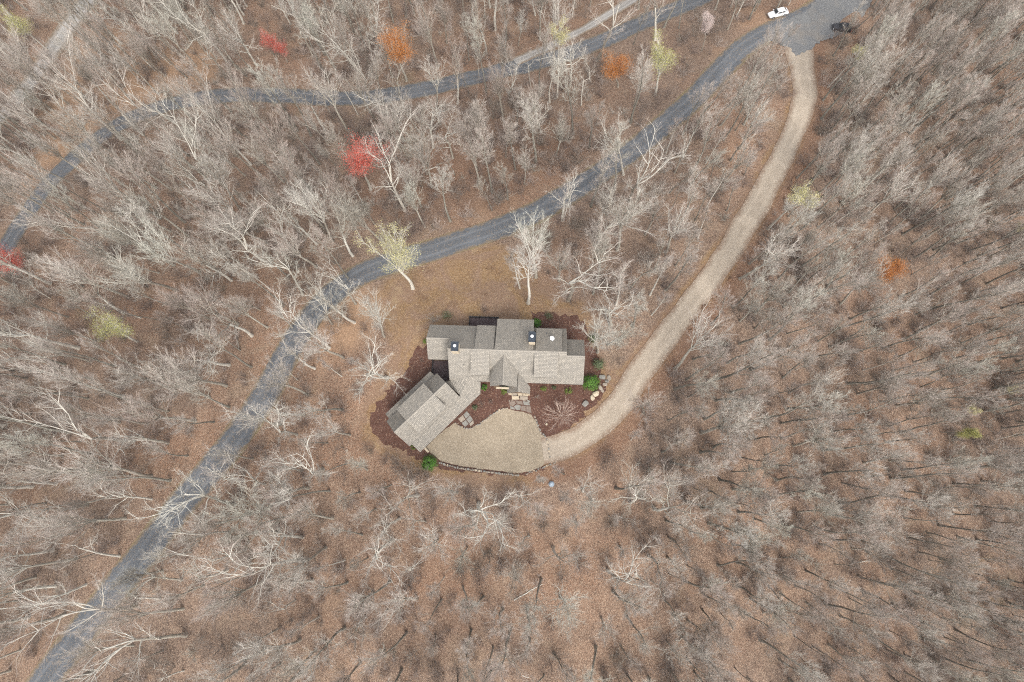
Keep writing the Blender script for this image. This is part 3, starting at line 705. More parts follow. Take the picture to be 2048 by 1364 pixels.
#PART3
# ------------------------------------------------------------------ bare trees
def unit(v): return v/np.maximum(np.linalg.norm(v, axis=-1, keepdims=True), 1e-9)
def perp_frame(t):
    ref = np.where(np.abs(t[..., 2:3]) < 0.9, np.array([0, 0, 1.0]), np.array([1.0, 0, 0]))
    a = unit(np.cross(t, ref)); b = np.cross(t, a); return a, b
def paths(start, dirs, length, nseg, wig, up, r, droop=0.0):
    """grow polylines: start (N,3), dirs (N,3), length (N,) -> (N, nseg+1, 3)"""
    n = len(start); P = np.empty((n, nseg + 1, 3)); P[:, 0] = start; d = unit(dirs)
    for s in range(nseg):
        d = unit(d + r.normal(0, wig, (n, 3)) + np.array([0, 0, up]) )
        P[:, s + 1] = P[:, s] + d*(length/nseg)[:, None]
    return P
def tubes(P, r0, r1, sides, power=1.0, tip=False):
    n, s1, _ = P.shape
    t = unit(np.gradient(P, axis=1)); a, b = perp_frame(t)
    w = np.linspace(0, 1, s1)[None, :]**power
    rad = r0[:, None]*(1 - w) + r1[:, None]*w
    ang = np.arange(sides)*2*math.pi/sides
    V = P[:, :, None, :] + rad[:, :, None, None]*(a[:, :, None, :]*np.cos(ang)[None, None, :, None] + b[:, :, None, :]*np.sin(ang)[None, None, :, None])
    V = V.reshape(-1, 3)
    base = (np.arange(n)*s1*sides)[:, None, None] + (np.arange(s1 - 1)*sides)[None, :, None]
    k = np.arange(sides)[None, None, :]; k2 = (k + 1) % sides
    Fc = np.stack([base + k, base + k2, base + sides + k2, base + sides + k], -1).reshape(-1, 4)
    return V, Fc
def children(P, length, k, t0, t1, ang0, ang1, ratio, r, taper=0.55, tpow=1.0, outward=0.0, center=None):
    """k child starts per parent: position along it, direction turned off its axis, length shrinking to the tip"""
    n, s1, _ = P.shape
    t = t0 + (t1 - t0)*((np.arange(k)[None, :] + r.random((n, k)))/k)**tpow
    f = t*(s1 - 1); i = np.minimum(f.astype(int), s1 - 2); fr = (f - i)[..., None]
    ar = np.arange(n)[:, None]
    A, B = P[ar, i], P[ar, i + 1]; pos = A*(1 - fr) + B*fr; tg = unit(B - A)
    a, b = perp_frame(tg)
    az_ = (np.arange(k)[None, :]*2.4 + r.random((n, 1))*6.28 + r.normal(0, .5, (n, k)))[..., None]
    an = np.radians(r.uniform(ang0, ang1, (n, k)))[..., None]
    d = tg*np.cos(an) + (a*np.cos(az_) + b*np.sin(az_))*np.sin(an)
    if outward:
        c = center if center is not None else np.array([0, 0, 0])
        o = pos - c; o[..., 2] *= 0.3; d = d + outward*unit(o)
    L = length[:, None]*ratio*(1 - taper*t)*r.uniform(0.7, 1.25, (n, k))
    return pos.reshape(-1, 3), unit(d).reshape(-1, 3), L.reshape(-1), t.reshape(-1)

def grow_tree(kind, seed, H=26.0):
    """returns trunk (V,F), crown pieces [(V,F,mat)], twig tips"""
    r = np.random.default_rng(seed)
    cr = []
    one = lambda x: np.array([x], float)
    if kind == 'spread':   tk, r0 = 0.50, 0.34
    elif kind == 'fan':    tk, r0 = 0.50, 0.30
    elif kind == 'pole':   tk, r0 = 0.93, 0.25
    elif kind == 'slim':   tk, r0 = 0.80, 0.17
    elif kind == 'star':   tk, r0 = 0.28, 0.12
    elif kind == 'snag':   tk, r0 = 0.62, 0.26
    else:                  tk, r0 = 0.55, 0.08
    r0 *= (H/26.0)**0.6 if kind not in ('star', 'sap') else 1.0
    tl = one(H*tk)
    T = paths(np.zeros((1, 3)), np.array([[r.normal(0, .03), r.normal(0, .03), 1.0]]), tl, 9, 0.035 if kind != 'spread' else 0.05, 0.06, r)
    top_r = {'spread': .55, 'fan': .55, 'pole': .15, 'slim': .2, 'star': .5, 'snag': .5}.get(kind, .3)
    tv, tf = tubes(T, one(r0), one(r0*top_r), 8)
    # root flare
    low = tv[:, 2] < 0.9; tv[low, :2] *= (1 + 0.55*(1 - tv[low, 2:3]/0.9)**2)
    tv[tv[:, 2] < 0.05, 2] -= 1.2
    trunk = (tv, tf); tips = T[0, -1]
    if kind == 'spread':
        a = children(T, tl, 5, 0.52, 0.97, 28, 52, 1.0, r, 0.15); n_lead = r.integers(2, 4)
        ld = unit(np.column_stack([r.normal(0, .42, n_lead), r.normal(0, .42, n_lead), np.ones(n_lead)]))
        S = np.vstack([a[0], np.repeat(T[:, -1], n_lead, 0)]); D = np.vstack([a[1], ld]); L = np.concatenate([a[2]*0.50, r.uniform(.42, .56, n_lead)*H])
        wig, up = .16, .10; R1 = np.concatenate([np.full(5, r0*.42), np.full(n_lead, r0*.5)])
        k2, k3, k4, lr2, lr3, lr4, ang, ang3 = 8, 6, 4, .42, .48, .62, (22, 48), (14, 38)
    elif kind == 'fan':
        n_lead = 10
        az_ = np.arange(n_lead)*2.4 + r.random()*6; tl_ = r.uniform(.05, .36, n_lead)
        D = unit(np.column_stack([np.cos(az_)*tl_, np.sin(az_)*tl_, np.ones(n_lead)]))
        tt = r.uniform(.70, 1.0, n_lead); f = tt*9; i = np.minimum(f.astype(int), 8)
        S = T[0, i]*(1 - (f - i))[:, None] + T[0, i + 1]*(f - i)[:, None]
        L = r.uniform(.38, .50, n_lead)*H; wig, up = .07, .05; R1 = np.full(n_lead, r0*.36)
        k2, k3, k4, lr2, lr3, lr4, ang, ang3 = 9, 6, 4, .36, .46, .62, (12, 32), (10, 30)
    elif kind in ('pole', 'slim'):
        n_l = 16 if kind == 'pole' else 12
        a = children(T, tl, n_l, 0.50, 0.99, 22, 46, .28 if kind == 'pole' else .24, r, 0.45)
        S, D, L = a[0], a[1], a[2]; wig, up = .09, .16; R1 = r0*.34*(1 - .6*a[3]) + .012
        k2, k3, k4, lr2, lr3, lr4, ang, ang3 = 7, 5, 4, .46, .50, .62, (14, 38), (12, 32)
    elif kind == 'star':
        n_lead = 20; az_ = np.arange(n_lead)*2.4; tl_ = r.uniform(.35, 1.9, n_lead)
        D = unit(np.column_stack([np.cos(az_)*tl_, np.sin(az_)*tl_, np.ones(n_lead)])); S = np.repeat(T[:, -1], n_lead, 0) - np.array([0, 0, 1.0])*r.uniform(0, H*.10, n_lead)[:, None]
        L = r.uniform(.62, .82, n_lead)*H; wig, up = .03, .04; R1 = np.full(n_lead, r0*.45)
        k2, k3, k4, lr2, lr3, lr4, ang, ang3 = 7, 4, 2, .40, .42, .5, (14, 32), (14, 32)
    elif kind == 'snag':
        a = children(T, tl, 5, 0.5, 1.0, 30, 70, .55, r, 0.2); S, D, L = a[0], a[1], a[2]
        wig, up = .20, .05; R1 = np.full(len(S), r0*.36); k2, k3, k4, lr2, lr3, lr4, ang, ang3 = 4, 3, 2, .4, .45, .5, (30, 70), (25, 60)
    else:
        a = children(T, tl, 8, 0.35, 0.99, 25, 50, .55, r, 0.4); S, D, L = a[0], a[1], a[2]
        wig, up = .10, .10; R1 = np.full(len(S), r0*.4); k2, k3, k4, lr2, lr3, lr4, ang, ang3 = 6, 5, 0, .5, .5, .5, (20, 45), (15, 38)
    P_ = paths(S, D, L, 7, wig, up, r)
    R1 = R1*.82
    cr.append(tubes(P_, R1, np.maximum(R1*.16, .012), 5, .8) + (0,))
    c = children(P_, L, k2, 0.22, 1.0, *ang, lr2, r, 0.45)
    P2_ = paths(c[0], c[1], c[2], 4, wig*.9, up*.9, r)
    cr.append(tubes(P2_, .012 + .012*c[2], np.full(len(c[0]), .010), 4) + (0,))
    c3 = children(P2_, c[2], k3, 0.18, 1.0, *ang3, lr3*1.15, r, 0.4)
    P3_ = paths(c3[0], c3[1], np.maximum(c3[2], .45), 2, wig*.9, up*.8, r)
    cr.append(tubes(P3_, np.full(len(c3[0]), .0125), np.full(len(c3[0]), .006), 3) + (1,))
    if k4:
        c4 = children(P3_, np.maximum(c3[2], .45), k4, 0.2, 1.0, *ang3, lr4*1.2, r, 0.3)
        P4_ = paths(c4[0], c4[1], np.maximum(c4[2], .38), 1, .05, .05, r)
        cr.append(tubes(P4_, np.full(len(c4[0]), .0085), np.full(len(c4[0]), .004), 3) + (1,))
        tp = P4_[:, -1]
    else: tp = P3_[:, -1]
    return trunk, cr, tp

def leaf_faces(tp, r, n, size, spread):
    i = r.integers(0, len(tp), n); c = tp[i] + r.normal(0, spread, (n, 3))
    a = unit(r.normal(0, 1, (n, 3))); b = unit(np.cross(a, r.normal(0, 1, (n, 3)))); s = size*r.uniform(.6, 1.4, n)[:, None]
    V = np.stack([c - a*s, c + b*s*.55, c + a*s, c - b*s*.55], 1).reshape(-1, 3)
    return V, np.arange(4*n).reshape(-1, 4)

def np_mesh(name, pieces, mats, smooth=True):
    """pieces: (V, F4, material index)"""
    Vs, Fs, Ms, k = [], [], [], 0
    for V, Fc, m in pieces:
        Vs.append(V); Fs.append(Fc + k); Ms.append(np.full(len(Fc), m, np.int32)); k += len(V)
    V = np.vstack(Vs); Fc = np.vstack(Fs); Ms = np.concatenate(Ms)
    me = bpy.data.meshes.new(name)
    me.vertices.add(len(V)); me.vertices.foreach_set('co', V.astype(np.float32).ravel())
    me.loops.add(Fc.size); me.loops.foreach_set('vertex_index', Fc.astype(np.int32).ravel())
    me.polygons.add(len(Fc)); me.polygons.foreach_set('loop_start', np.arange(0, Fc.size, 4, dtype=np.int32))
    me.polygons.foreach_set('material_index', Ms)
    if smooth: me.polygons.foreach_set('use_smooth', np.ones(len(Fc), dtype=bool))
    for m in mats: me.materials.append(m)
    me.update(); me.validate(); return me

VAR = {}      # variant name -> (trunk mesh, crown mesh, height)
def variant(name, kind, seed, H, bark, limb, twig, leaves=None):
    tr, cr, tp = grow_tree(kind, seed, H)
    r = np.random.default_rng(seed + 900); mats = [MT[limb], MT[twig]]
    if leaves:
        lm, n, s, sp = leaves[:4]; tp = tp[tp[:, 2] > (leaves[4] if len(leaves) > 4 else 0)*tp[:, 2].max()]; mats.append(MT[lm]); cr = cr + [leaf_faces(tp, r, n, s, sp) + (2,)]
    zmax = float(max(p[0][:, 2].max() for p in cr))
    VAR[name] = (np_mesh('trunk', [tr + (0,)], [MT[bark]]), np_mesh('crown', cr, mats, False), zmax)
for k in range(6): variant(f'spread{k}', 'spread', 11 + k, 27, 'bark_pale' if k % 3 else 'bark_grey', 'bark_pale' if k < 4 else 'bark_grey', 'twig_pale' if k < 5 else 'twig_brown')
for k in range(6): variant(f'fan{k}', 'fan', 31 + k, 25, 'bark_grey', 'bark_pale' if k < 2 else 'bark_grey', 'twig_pale' if k < 4 else 'twig_brown')
for k in range(6): variant(f'pole{k}', 'pole', 51 + k, 27, 'bark_dark', 'bark_grey', 'twig_brown' if k % 2 else 'twig_pale')
for k in range(4): variant(f'slim{k}', 'slim', 71 + k, 21, 'bark_dark' if k else 'bark_pale', 'bark_grey', 'twig_brown')
for k in range(2): variant(f'sap{k}', 'sap', 91 + k, 9, 'bark_dark', 'bark_grey', 'twig_brown')
variant('paleslim', 'pole', 61, 25, 'bark_pale', 'bark_pale', 'twig_pale')
variant('snag0', 'snag', 101, 18, 'bark_pale', 'bark_pale', 'twig_pale'); variant('star0', 'star', 111, 8.5, 'bark_star', 'bark_star', 'bark_star')
variant('yellow0', 'fan', 121, 26, 'bark_pale', 'bark_pale', 'twig_pale', ('bud_yellow', 6500, .07, .22))
variant('yellow1', 'pole', 122, 25, 'bark_pale', 'bark_pale', 'twig_pale', ('bud_yellow', 3000, .075, .25, .82))
variant('yellow2', 'fan', 127, 22, 'bark_pale', 'bark_pale', 'twig_pale', ('bud_green', 6500, .07, .36))
variant('green0', 'slim', 123, 18, 'bark_dark', 'bark_grey', 'twig_brown', ('bud_green', 8000, .085, .30))
variant('red0', 'fan', 124, 17, 'bark_grey', 'bark_grey', 'twig_brown', ('bud_red', 10000, .068, .40))
variant('orange0', 'fan', 125, 18, 'bark_grey', 'bark_grey', 'twig_brown', ('bud_orange', 14000, .075, .38))
variant('white0', 'slim', 126, 15, 'bark_grey', 'bark_pale', 'twig_pale', ('bud_white', 9000, .08, .32))

USED = set()
def uniq(label):
    assert label not in USED, label
    USED.add(label); return label
TREES = []    # (x, y) of every standing tree
FIRST = {}
def place_tree(var, base, height, lean=(0, 0), rz=0.0, name='bare_tree', widen=1.0, label=None, group=None):
    tm, cm, zm = VAR[var]; s = height/zm
    o = empty(name, (base[0], base[1], base[2]))
    o.scale = (s*widen, s*widen, s)
    t = Matrix.Rotation(rz, 3, 'Z')
    ax = Vector((lean[0], lean[1], 0)); L = ax.length
    if L > 1e-4:
        rot = Vector((0, 0, 1)).rotation_difference(Vector((lean[0], lean[1], height)).normalized()).to_matrix(); t = rot @ t
    o.rotation_euler = t.to_euler()
    for nm, me in (('trunk', tm), ('crown', cm)):
        c = bpy.data.objects.new(nm, me); link(c, o)
    FIRST.setdefault(var, (o.children[0], o.children[1]))
    tag(o, label, 'tree', group); TREES.append((base[0], base[1])); return o

# single trees traced from the picture: foot and top in picture pixels, sort
HERO = [
 (826,577,795,425,'yellow0'),(1072,555,1075,405,'fan0'),(1056,606,1050,492,'paleslim'),(1040,577,1018,488,'slim0'),(1137,600,1160,470,'spread0'),
 (1124,440,1128,300,'spread1'),(1247,350,1243,203,'spread2'),(775,757,700,655,'spread3'),(769,673,712,583,'fan1'),(608,830,482,815,'spread0'),(595,760,572,700,'slim0'),
 (454,772,296,700,'fan2'),(275,684,186,650,'yellow2'),(246,793,40,742,'paleslim'),(239,845,40,785,'fan3'),(184,632,130,598,'fan1'),(543,532,395,447,'spread1'),(591,508,495,398,'spread2'),
 (349,532,195,445,'spread0'),(318,546,214,495,'spread3'),(167,573,40,496,'pole0'),(102,598,8,540,'spread1'),(697,556,625,445,'slim1'),(585,655,547,572,'fan0'),
 (304,953,50,940,'fan2'),(304,999,165,996,'spread2'),(239,1112,84,1028,'snag0'),(410,1069,296,1060,'snag0'),(383,1105,268,1106,'fan1'),(362,1160,220,1184,'spread3'),(318,1197,176,1202,'spread1'),
 (237,1278,168,1230,'slim0'),(267,1291,88,1312,'fan2'),(608,1122,440,1156,'spread2'),(591,1200,520,1256,'spread0'),(605,1074,460,1060,'spread1'),(666,1037,560,1037,'fan3'),(660,982,536,968,'slim2'),
 (506,917,405,917,'fan0'),(646,938,508,938,'spread3'),(328,1300,240,1330,'pole1'),(369,1341,290,1360,'snag0'),
 (752,1018,704,1028,'fan1'),(915,985,884,994,'fan0'),(852,1043,818,1062,'spread3'),(1166,982,1143,942,'spread2'),(1181,996,1172,1050,'fan1'),(1087,966,1078,956,'slim0'),(1012,1040,1000,1066,'fan3'),
 (935,1095,922,1130,'fan2'),(980,1120,972,1152,'slim0'),(926,1173,940,1240,'fan0'),(832,1130,802,1168,'spread1'),(871,1269,884,1332,'pole2'),(933,1306,934,1372,'pole0'),(1107,1306,1134,1364,'pole3'),(770,1300,742,1348,'spread0'),
 (1350,738,1470,622,'fan0'),(1372,760,1452,690,'slim1'),(1416,762,1600,716,'pole1'),(1403,865,1552,840,'fan3'),(1881,864,1978,868,'green0'),(1898,815,1952,806,'yellow1'),(1752,552,1818,508,'orange0'),
 (1960,790,2034,768,'yellow1'),(1980,490,2032,474,'yellow1'),(1666,113,1748,-8,'pole2'),(1656,174,1765,64,'yellow1'),(1536,458,1652,323,'yellow1'),(1556,98,1602,46,'slim1'),
 (1444,369,1504,272,'fan3'),(1440,252,1542,148,'fan2'),(1478,300,1562,190,'fan1'),(1403,102,1416,10,'white0'),(1311,190,1346,62,'yellow2'),(1236,172,1244,84,'orange0'),(814,162,814,50,'orange0'),(742,380,722,262,'red0'),(575,125,560,85,'red0'),
 (548,112,530,55,'red0'),(66,552,18,455,'red0'),(96,100,34,14,'yellow2'),
 (743,208,698,74,'spread0'),(803,308,782,170,'fan1'),(844,323,837,205,'pole0'),(1100,205,1105,78,'paleslim'),(1114,195,1129,44,'yellow1'),(1017,205,1011,92,'spread3'),(1061,171,1052,108,'snag0'),(1162,212,1168,130,'snag0'),
 (1180,164,1180,82,'spread1'),(950,80,933,-5,'spread2'),(1037,92,1042,12,'fan0'),(958,160,953,88,'slim0'),(1076,219,1080,160,'fan3'),(1049,369,1042,290,'fan2'),(1275,376,1279,318,'snag0'),
 (596,263,513,103,'pole0'),(451,376,262,192,'spread0'),(444,287,386,190,'spread2'),(345,349,267,252,'spread1'),(694,260,622,112,'fan0'),(649,458,581,335,'fan1'),(547,458,485,402,'spread3'),(413,171,393,88,'spread1'),(461,99,402,0,'pole1'),(195,195,125,140,'pole2'),
 (670,330,590,322,'fan3'),(700,130,665,40,'fan2'),(640,90,610,0,'fan0'),(1350,345,1385,262,'spread0'),(1290,470,1320,380,'fan2'),(1232,610,1262,520,'paleslim'),(1300,590,1345,500,'slim0'),(1200,540,1220,430,'fan3'),(1410,420,1462,330,'slim0'),
 (1195,705,1225,640,'fan1'),(1215,690,1262,640,'fan3'),(1262,880,1275,860,'slim0'),(700,870,628,850,'fan0'),(735,940,690,930,'fan3'),(480,700,420,655,'slim1'),(520,620,470,590,'fan3')]
heroes = []
for bx, by, tx, ty, var in HERO:
    g = ground(bx, by); d = ray(tx, ty); d = d/np.linalg.norm(d)
    # the height at which the sight line to the top passes nearest the plumb line through the foot
    w0 = CAMP - g; u_ = np.array([0, 0, 1.0]); b_ = d @ u_; dd_ = d @ w0; ee = u_ @ w0
    den = 1 - b_*b_
    h = (ee - b_*dd_)/den if den > 1e-3 else 18.0
    nominal = VAR[var][2]
    rpx = math.hypot(bx - NADX, by - NADY)
    if rpx < 200: h = nominal*0.72
    if var in ('red0', 'orange0'): h = max(h, 12.0)
    if var == 'red0' and bx < 100: h = 17.0
    if var == 'yellow2': h = max(h, 21.0)
    h = float(np.clip(h, 0.55*nominal, 1.30*nominal))
    h0 = h
    tipp = CAMP + d*((g[2] + h - CAMZ)/d[2]); ln = tipp[:2] - g[:2]; m = np.linalg.norm(ln)
    if m > 0.16*h: ln = ln*(0.16*h/m)
    heroes.append((g, h*(.95 if var.startswith(('pole', 'slim', 'pale')) else .86), ln*.86, var))

# ------------------------------------------------------------------ the rest of the wood: dart throwing on the slope
def forest_points():
    r = np.random.default_rng(5); pts = []
    x0, x1, y0, y1 = -175, 160, -72, 190
    cand = np.column_stack([r.uniform(x0, x1, 60000), r.uniform(y0, y1, 60000)])
    z = terrain(cand)
    px, py = project(np.column_stack([cand, z]))
    keep = (px > -130) & (px < 2180) & (py > -110) & (py < 1470)
    cand, z, px, py = cand[keep], z[keep], px[keep], py[keep]
    dr = seg_dist(cand, P1[::3])[0] - W1/2
    for p, w in ((P2, W2), (PD, WD), (P3, W3), (PS, WS)): dr = np.minimum(dr, seg_dist(cand, p[::3])[0] - w/2)
    ok = (dr > 2.0) & ~in_poly(cand, CLEAR) & ~in_poly(cand, MULCH) & ~in_poly(cand, JUNC)
    ok &= np.where(in_poly(cand, CLEAR), False, seg_dist(cand, np.vstack([CLEAR, CLEAR[:1]]))[0] > 1.5)
    # crowns lean away from the picture's plumb point: keep stands from hiding the lanes completely
    cand, z, px, py, dr = cand[ok], z[ok], px[ok], py[ok], dr[ok]
    tops = np.column_stack([cand, z + 19]); tx, ty = project(tops); tg = None
    d1 = seg_dist(np.column_stack([tx, ty]), np.array(ROAD1, float))[0]; d2_ = seg_dist(np.column_stack([tx, ty]), np.array(ROAD2, float))[0]
    dD = seg_dist(np.column_stack([tx, ty]), np.array(DRIVE, float))[0]
    u = r.random(len(cand))
    spots = [((b0*.25 + t0*.75), (b1*.25 + t1*.75), 46) for b0, b1, t0, t1, v_ in HERO if v_.startswith(('red', 'orange', 'yellow2', 'yellow0', 'white', 'green'))] + [(1680, 58, 50), (1555, 30, 45), (1600, 70, 40), (1160, 500, 34), (1090, 470, 40)]
    hide = np.zeros(len(cand), bool)
    for sx_, sy_, rr_ in spots:
        for f_ in (.3, .65, 1.0):
            qx, qy = px[...]*(1 - f_) + tx*f_, py*(1 - f_) + ty*f_
            hide |= (qx - sx_)**2 + (qy - sy_)**2 < rr_**2
    bank_ = np.exp(-(((px - 240)/150)**2 + ((py - 180)/100)**2))
    hide |= u < bank_*.95
    ok = ~hide & ~((d1 < 60) & (u < np.where(tx > 900, .82, .55)) & (tx > 250)) & ~((d2_ < 46) & (u < 0.85)) & ~((dD < 52) & (u < 0.90))
    cand, z, px, py = cand[ok], z[ok], px[ok], py[ok]
    cell = {}; out = []
    for h in heroes: cell.setdefault((int(h[0][0]//4), int(h[0][1]//4)), []).append((h[0][0], h[0][1]))
    for i in range(len(cand)):
        x, y = cand[i]; q = px[i]
        sp = 2.95 if q > 1330 else (3.85 if q < 700 else 4.15)
        sp *= 0.85 + 0.5*mnoise.noise((x*0.05, y*0.05, 3.0)) ** 2 + 0.25*r.random()
        ci, cj = int(x//4), int(y//4); bad = False
        for a in (-1, 0, 1):
            for b in (-1, 0, 1):
                for (xx, yy) in cell.get((ci + a, cj + b), ()):
                    if (xx - x)**2 + (yy - y)**2 < sp*sp: bad = True; break
                if bad: break
            if bad: break
        if bad: continue
        cell.setdefault((ci, cj), []).append((x, y)); out.append((x, y, z[i], px[i], py[i]))
    return np.array(out)
FP = forest_points()
fr = np.random.default_rng(17)
def pick_variant(px, py):
    u = fr.random()
    if px > 1330:     # the crowded stand beyond the driveway
        t = [('pole', .50), ('slim', .30), ('fan', .13), ('sap', .07)]
    elif py > 960:
        t = [('spread', .22), ('fan', .22), ('pole', .26), ('slim', .22), ('sap', .08)]
    else:
        t = [('spread', .20), ('fan', .26), ('pole', .20), ('slim', .22), ('sap', .12)]
    for k, w in t:
        if u < w: break
        u -= w
    n = {'pole': 6, 'slim': 4, 'fan': 6, 'spread': 6, 'sap': 2}[k]
    return f'{k}{fr.integers(0, n)}'
FV = [pick_variant(p[3], p[4]) for p in FP]
FH = np.array([VAR[v][2]*(fr.uniform(.58, .94) if p[3] > 1330 else fr.uniform(.58, 1.06)) for v, p in zip(FV, FP)])
FL = fr.normal(0, .045, (len(FP), 2))

# which of them show largest
tip = FP[:, :3] + np.array([0, 0, 1.0])*FH[:, None]
tpx, tpy = project(tip); inside = (tpx > 20) & (tpx < 2028) & (tpy > 20) & (tpy < 1344) & (FP[:, 3] > 0) & (FP[:, 3] < 2048) & (FP[:, 4] > 0) & (FP[:, 4] < 1364)
size = np.hypot(tpx - FP[:, 3], tpy - FP[:, 4]) + 0.5*FH*F/np.maximum(CAMZ - tip[:, 2], 10)*0.45
size = np.where(inside, size, 0)
PLAINH = [h for h in heroes if not h[3].startswith(('yellow', 'green', 'red', 'orange', 'white'))]
N_IND = 296 - len(PLAINH)
order = np.argsort(-size)[:N_IND]; single = np.zeros(len(FP), bool); single[order] = True

# ---- what each single tree is called: sort, size and its place along a thing one can find
ORD = ['first','second','third','fourth','fifth','sixth','seventh','eighth','ninth','tenth','eleventh','twelfth','thirteenth','fourteenth','fifteenth','sixteenth','seventeenth','eighteenth','nineteenth','twentieth']
def ordinal(n):
    if n < 20: return ORD[n]
    t = {2: 'twenty', 3: 'thirty', 4: 'forty', 5: 'fifty', 6: 'sixty', 7: 'seventy'}[(n + 1)//10]
    return {20: 'twentieth', 30: 'thirtieth', 40: 'fortieth', 50: 'fiftieth', 60: 'sixtieth', 70: 'seventieth'}[n + 1] if (n + 1) % 10 == 0 else t + '-' + ORD[(n + 1) % 10 - 1]
LOOK = {'spread': 'wide forking bare', 'fan': 'fine-twigged bare', 'pole': 'tall straight bare', 'slim': 'slender bare', 'sap': 'young bare', 'paleslim': 'pale slender bare', 'snag': 'half-dead bare', 'star': 'starry bare',
        'yellow': 'yellow-budded', 'green': 'fresh green', 'red': 'red-budded', 'orange': 'orange-budded', 'white': 'white-blossomed'}
ind = [(h[0], h[1], tuple(h[2]), h[3], True) for h in heroes] + [(FP[i, :3], FH[i], tuple(FL[i]*FH[i]), FV[i], False) for i in np.where(single)[0]]
bxy = np.array([i[0][:2] for i in ind])
dist = {}
for nm, path in (('lane', P1), ('lower', P2), ('drive', PD)): dist[nm] = seg_dist(bxy, path)
court_c = COURT[:, :2].mean(0); house_c = np.array([-7.0, 22.0])
places = {}
for k in range(len(ind)):
    dl, dw, dd_ = dist['lane'][0][k], dist['lower'][0][k], dist['drive'][0][k]
    ppx, ppy = project(np.array(ind[k][0])); dh = np.linalg.norm(bxy[k] - house_c)
    j = min((dl, 'lane'), (dw, 'lower'), (dd_, 'drive'))[1]; dj = min(dl, dw, dd_); sd_ = dist[j][2][k]; arc = dist[j][1][k]
    band = 'along' if dj < 9 else ('set back on' if dj < 22 else 'deep off')
    if ppy > 985 and 640 < ppx < 1330:
        ang_ = math.atan2(bxy[k][0] - court_c[0], court_c[1] - bxy[k][1]); dcc = np.linalg.norm(bxy[k] - court_c)
        ring = 'close below' if dcc < 22 else ('further below' if dcc < 34 else 'well below')
        places.setdefault((f'{ring} the gravel court', 'from the garage side'), []).append((ang_, k))
    elif j == 'lane':
        places.setdefault((band + " the lane's " + ('house side' if sd_ > 0 else 'far side'), 'from the junction'), []).append((arc, k))
    elif j == 'lower':
        places.setdefault((band + " the lower lane's " + ('upper side' if sd_ > 0 else 'downhill side'), 'from the track'), []).append((arc, k))
    else:
        places.setdefault((band + " the driveway's " + ('inside curve' if sd_ > 0 else 'wooded side'), 'from the court'), []).append((arc, k))
LABEL = {}
for (plc, cnt), lst in places.items():
    lst.sort(); seen = {}
    for a, k in lst:
        v = ind[k][3].rstrip('0123456789'); look = LOOK[v]
        if not v.startswith(('snag', 'star', 'yellow', 'green', 'red', 'orange', 'white')): pass
        n = seen.get(look, 0); seen[look] = n + 1
        LABEL[k] = (look, plc, cnt, n)
    for a, k in lst:
        look, plc_, cnt_, n = LABEL[k]
        LABEL[k] = f'{look} tree {plc_}' if seen[look] == 1 else f'{ordinal(n)} {look} tree {cnt_}, {plc_}'
GRP = {'yellow': 'trees in yellow bud', 'green': 'trees in yellow bud', 'red': 'trees in red bud', 'orange': 'trees in orange bud', 'white': 'trees in blossom'}
for k, (g, h, ln, var, hero) in enumerate(ind):
    b_ = var.rstrip('0123456789'); nm = 'budding_tree' if b_ in GRP else 'bare_tree'
    place_tree(var, g, h, ln, fr.uniform(0, 6.28), nm, fr.uniform(.9, 1.15)*(1.4 if b_ == 'orange' else 1.35 if b_ == 'red' else 1.25 if var == 'yellow2' else 1.0), uniq(LABEL[k]), GRP.get(b_, 'bare trees of the wood'))

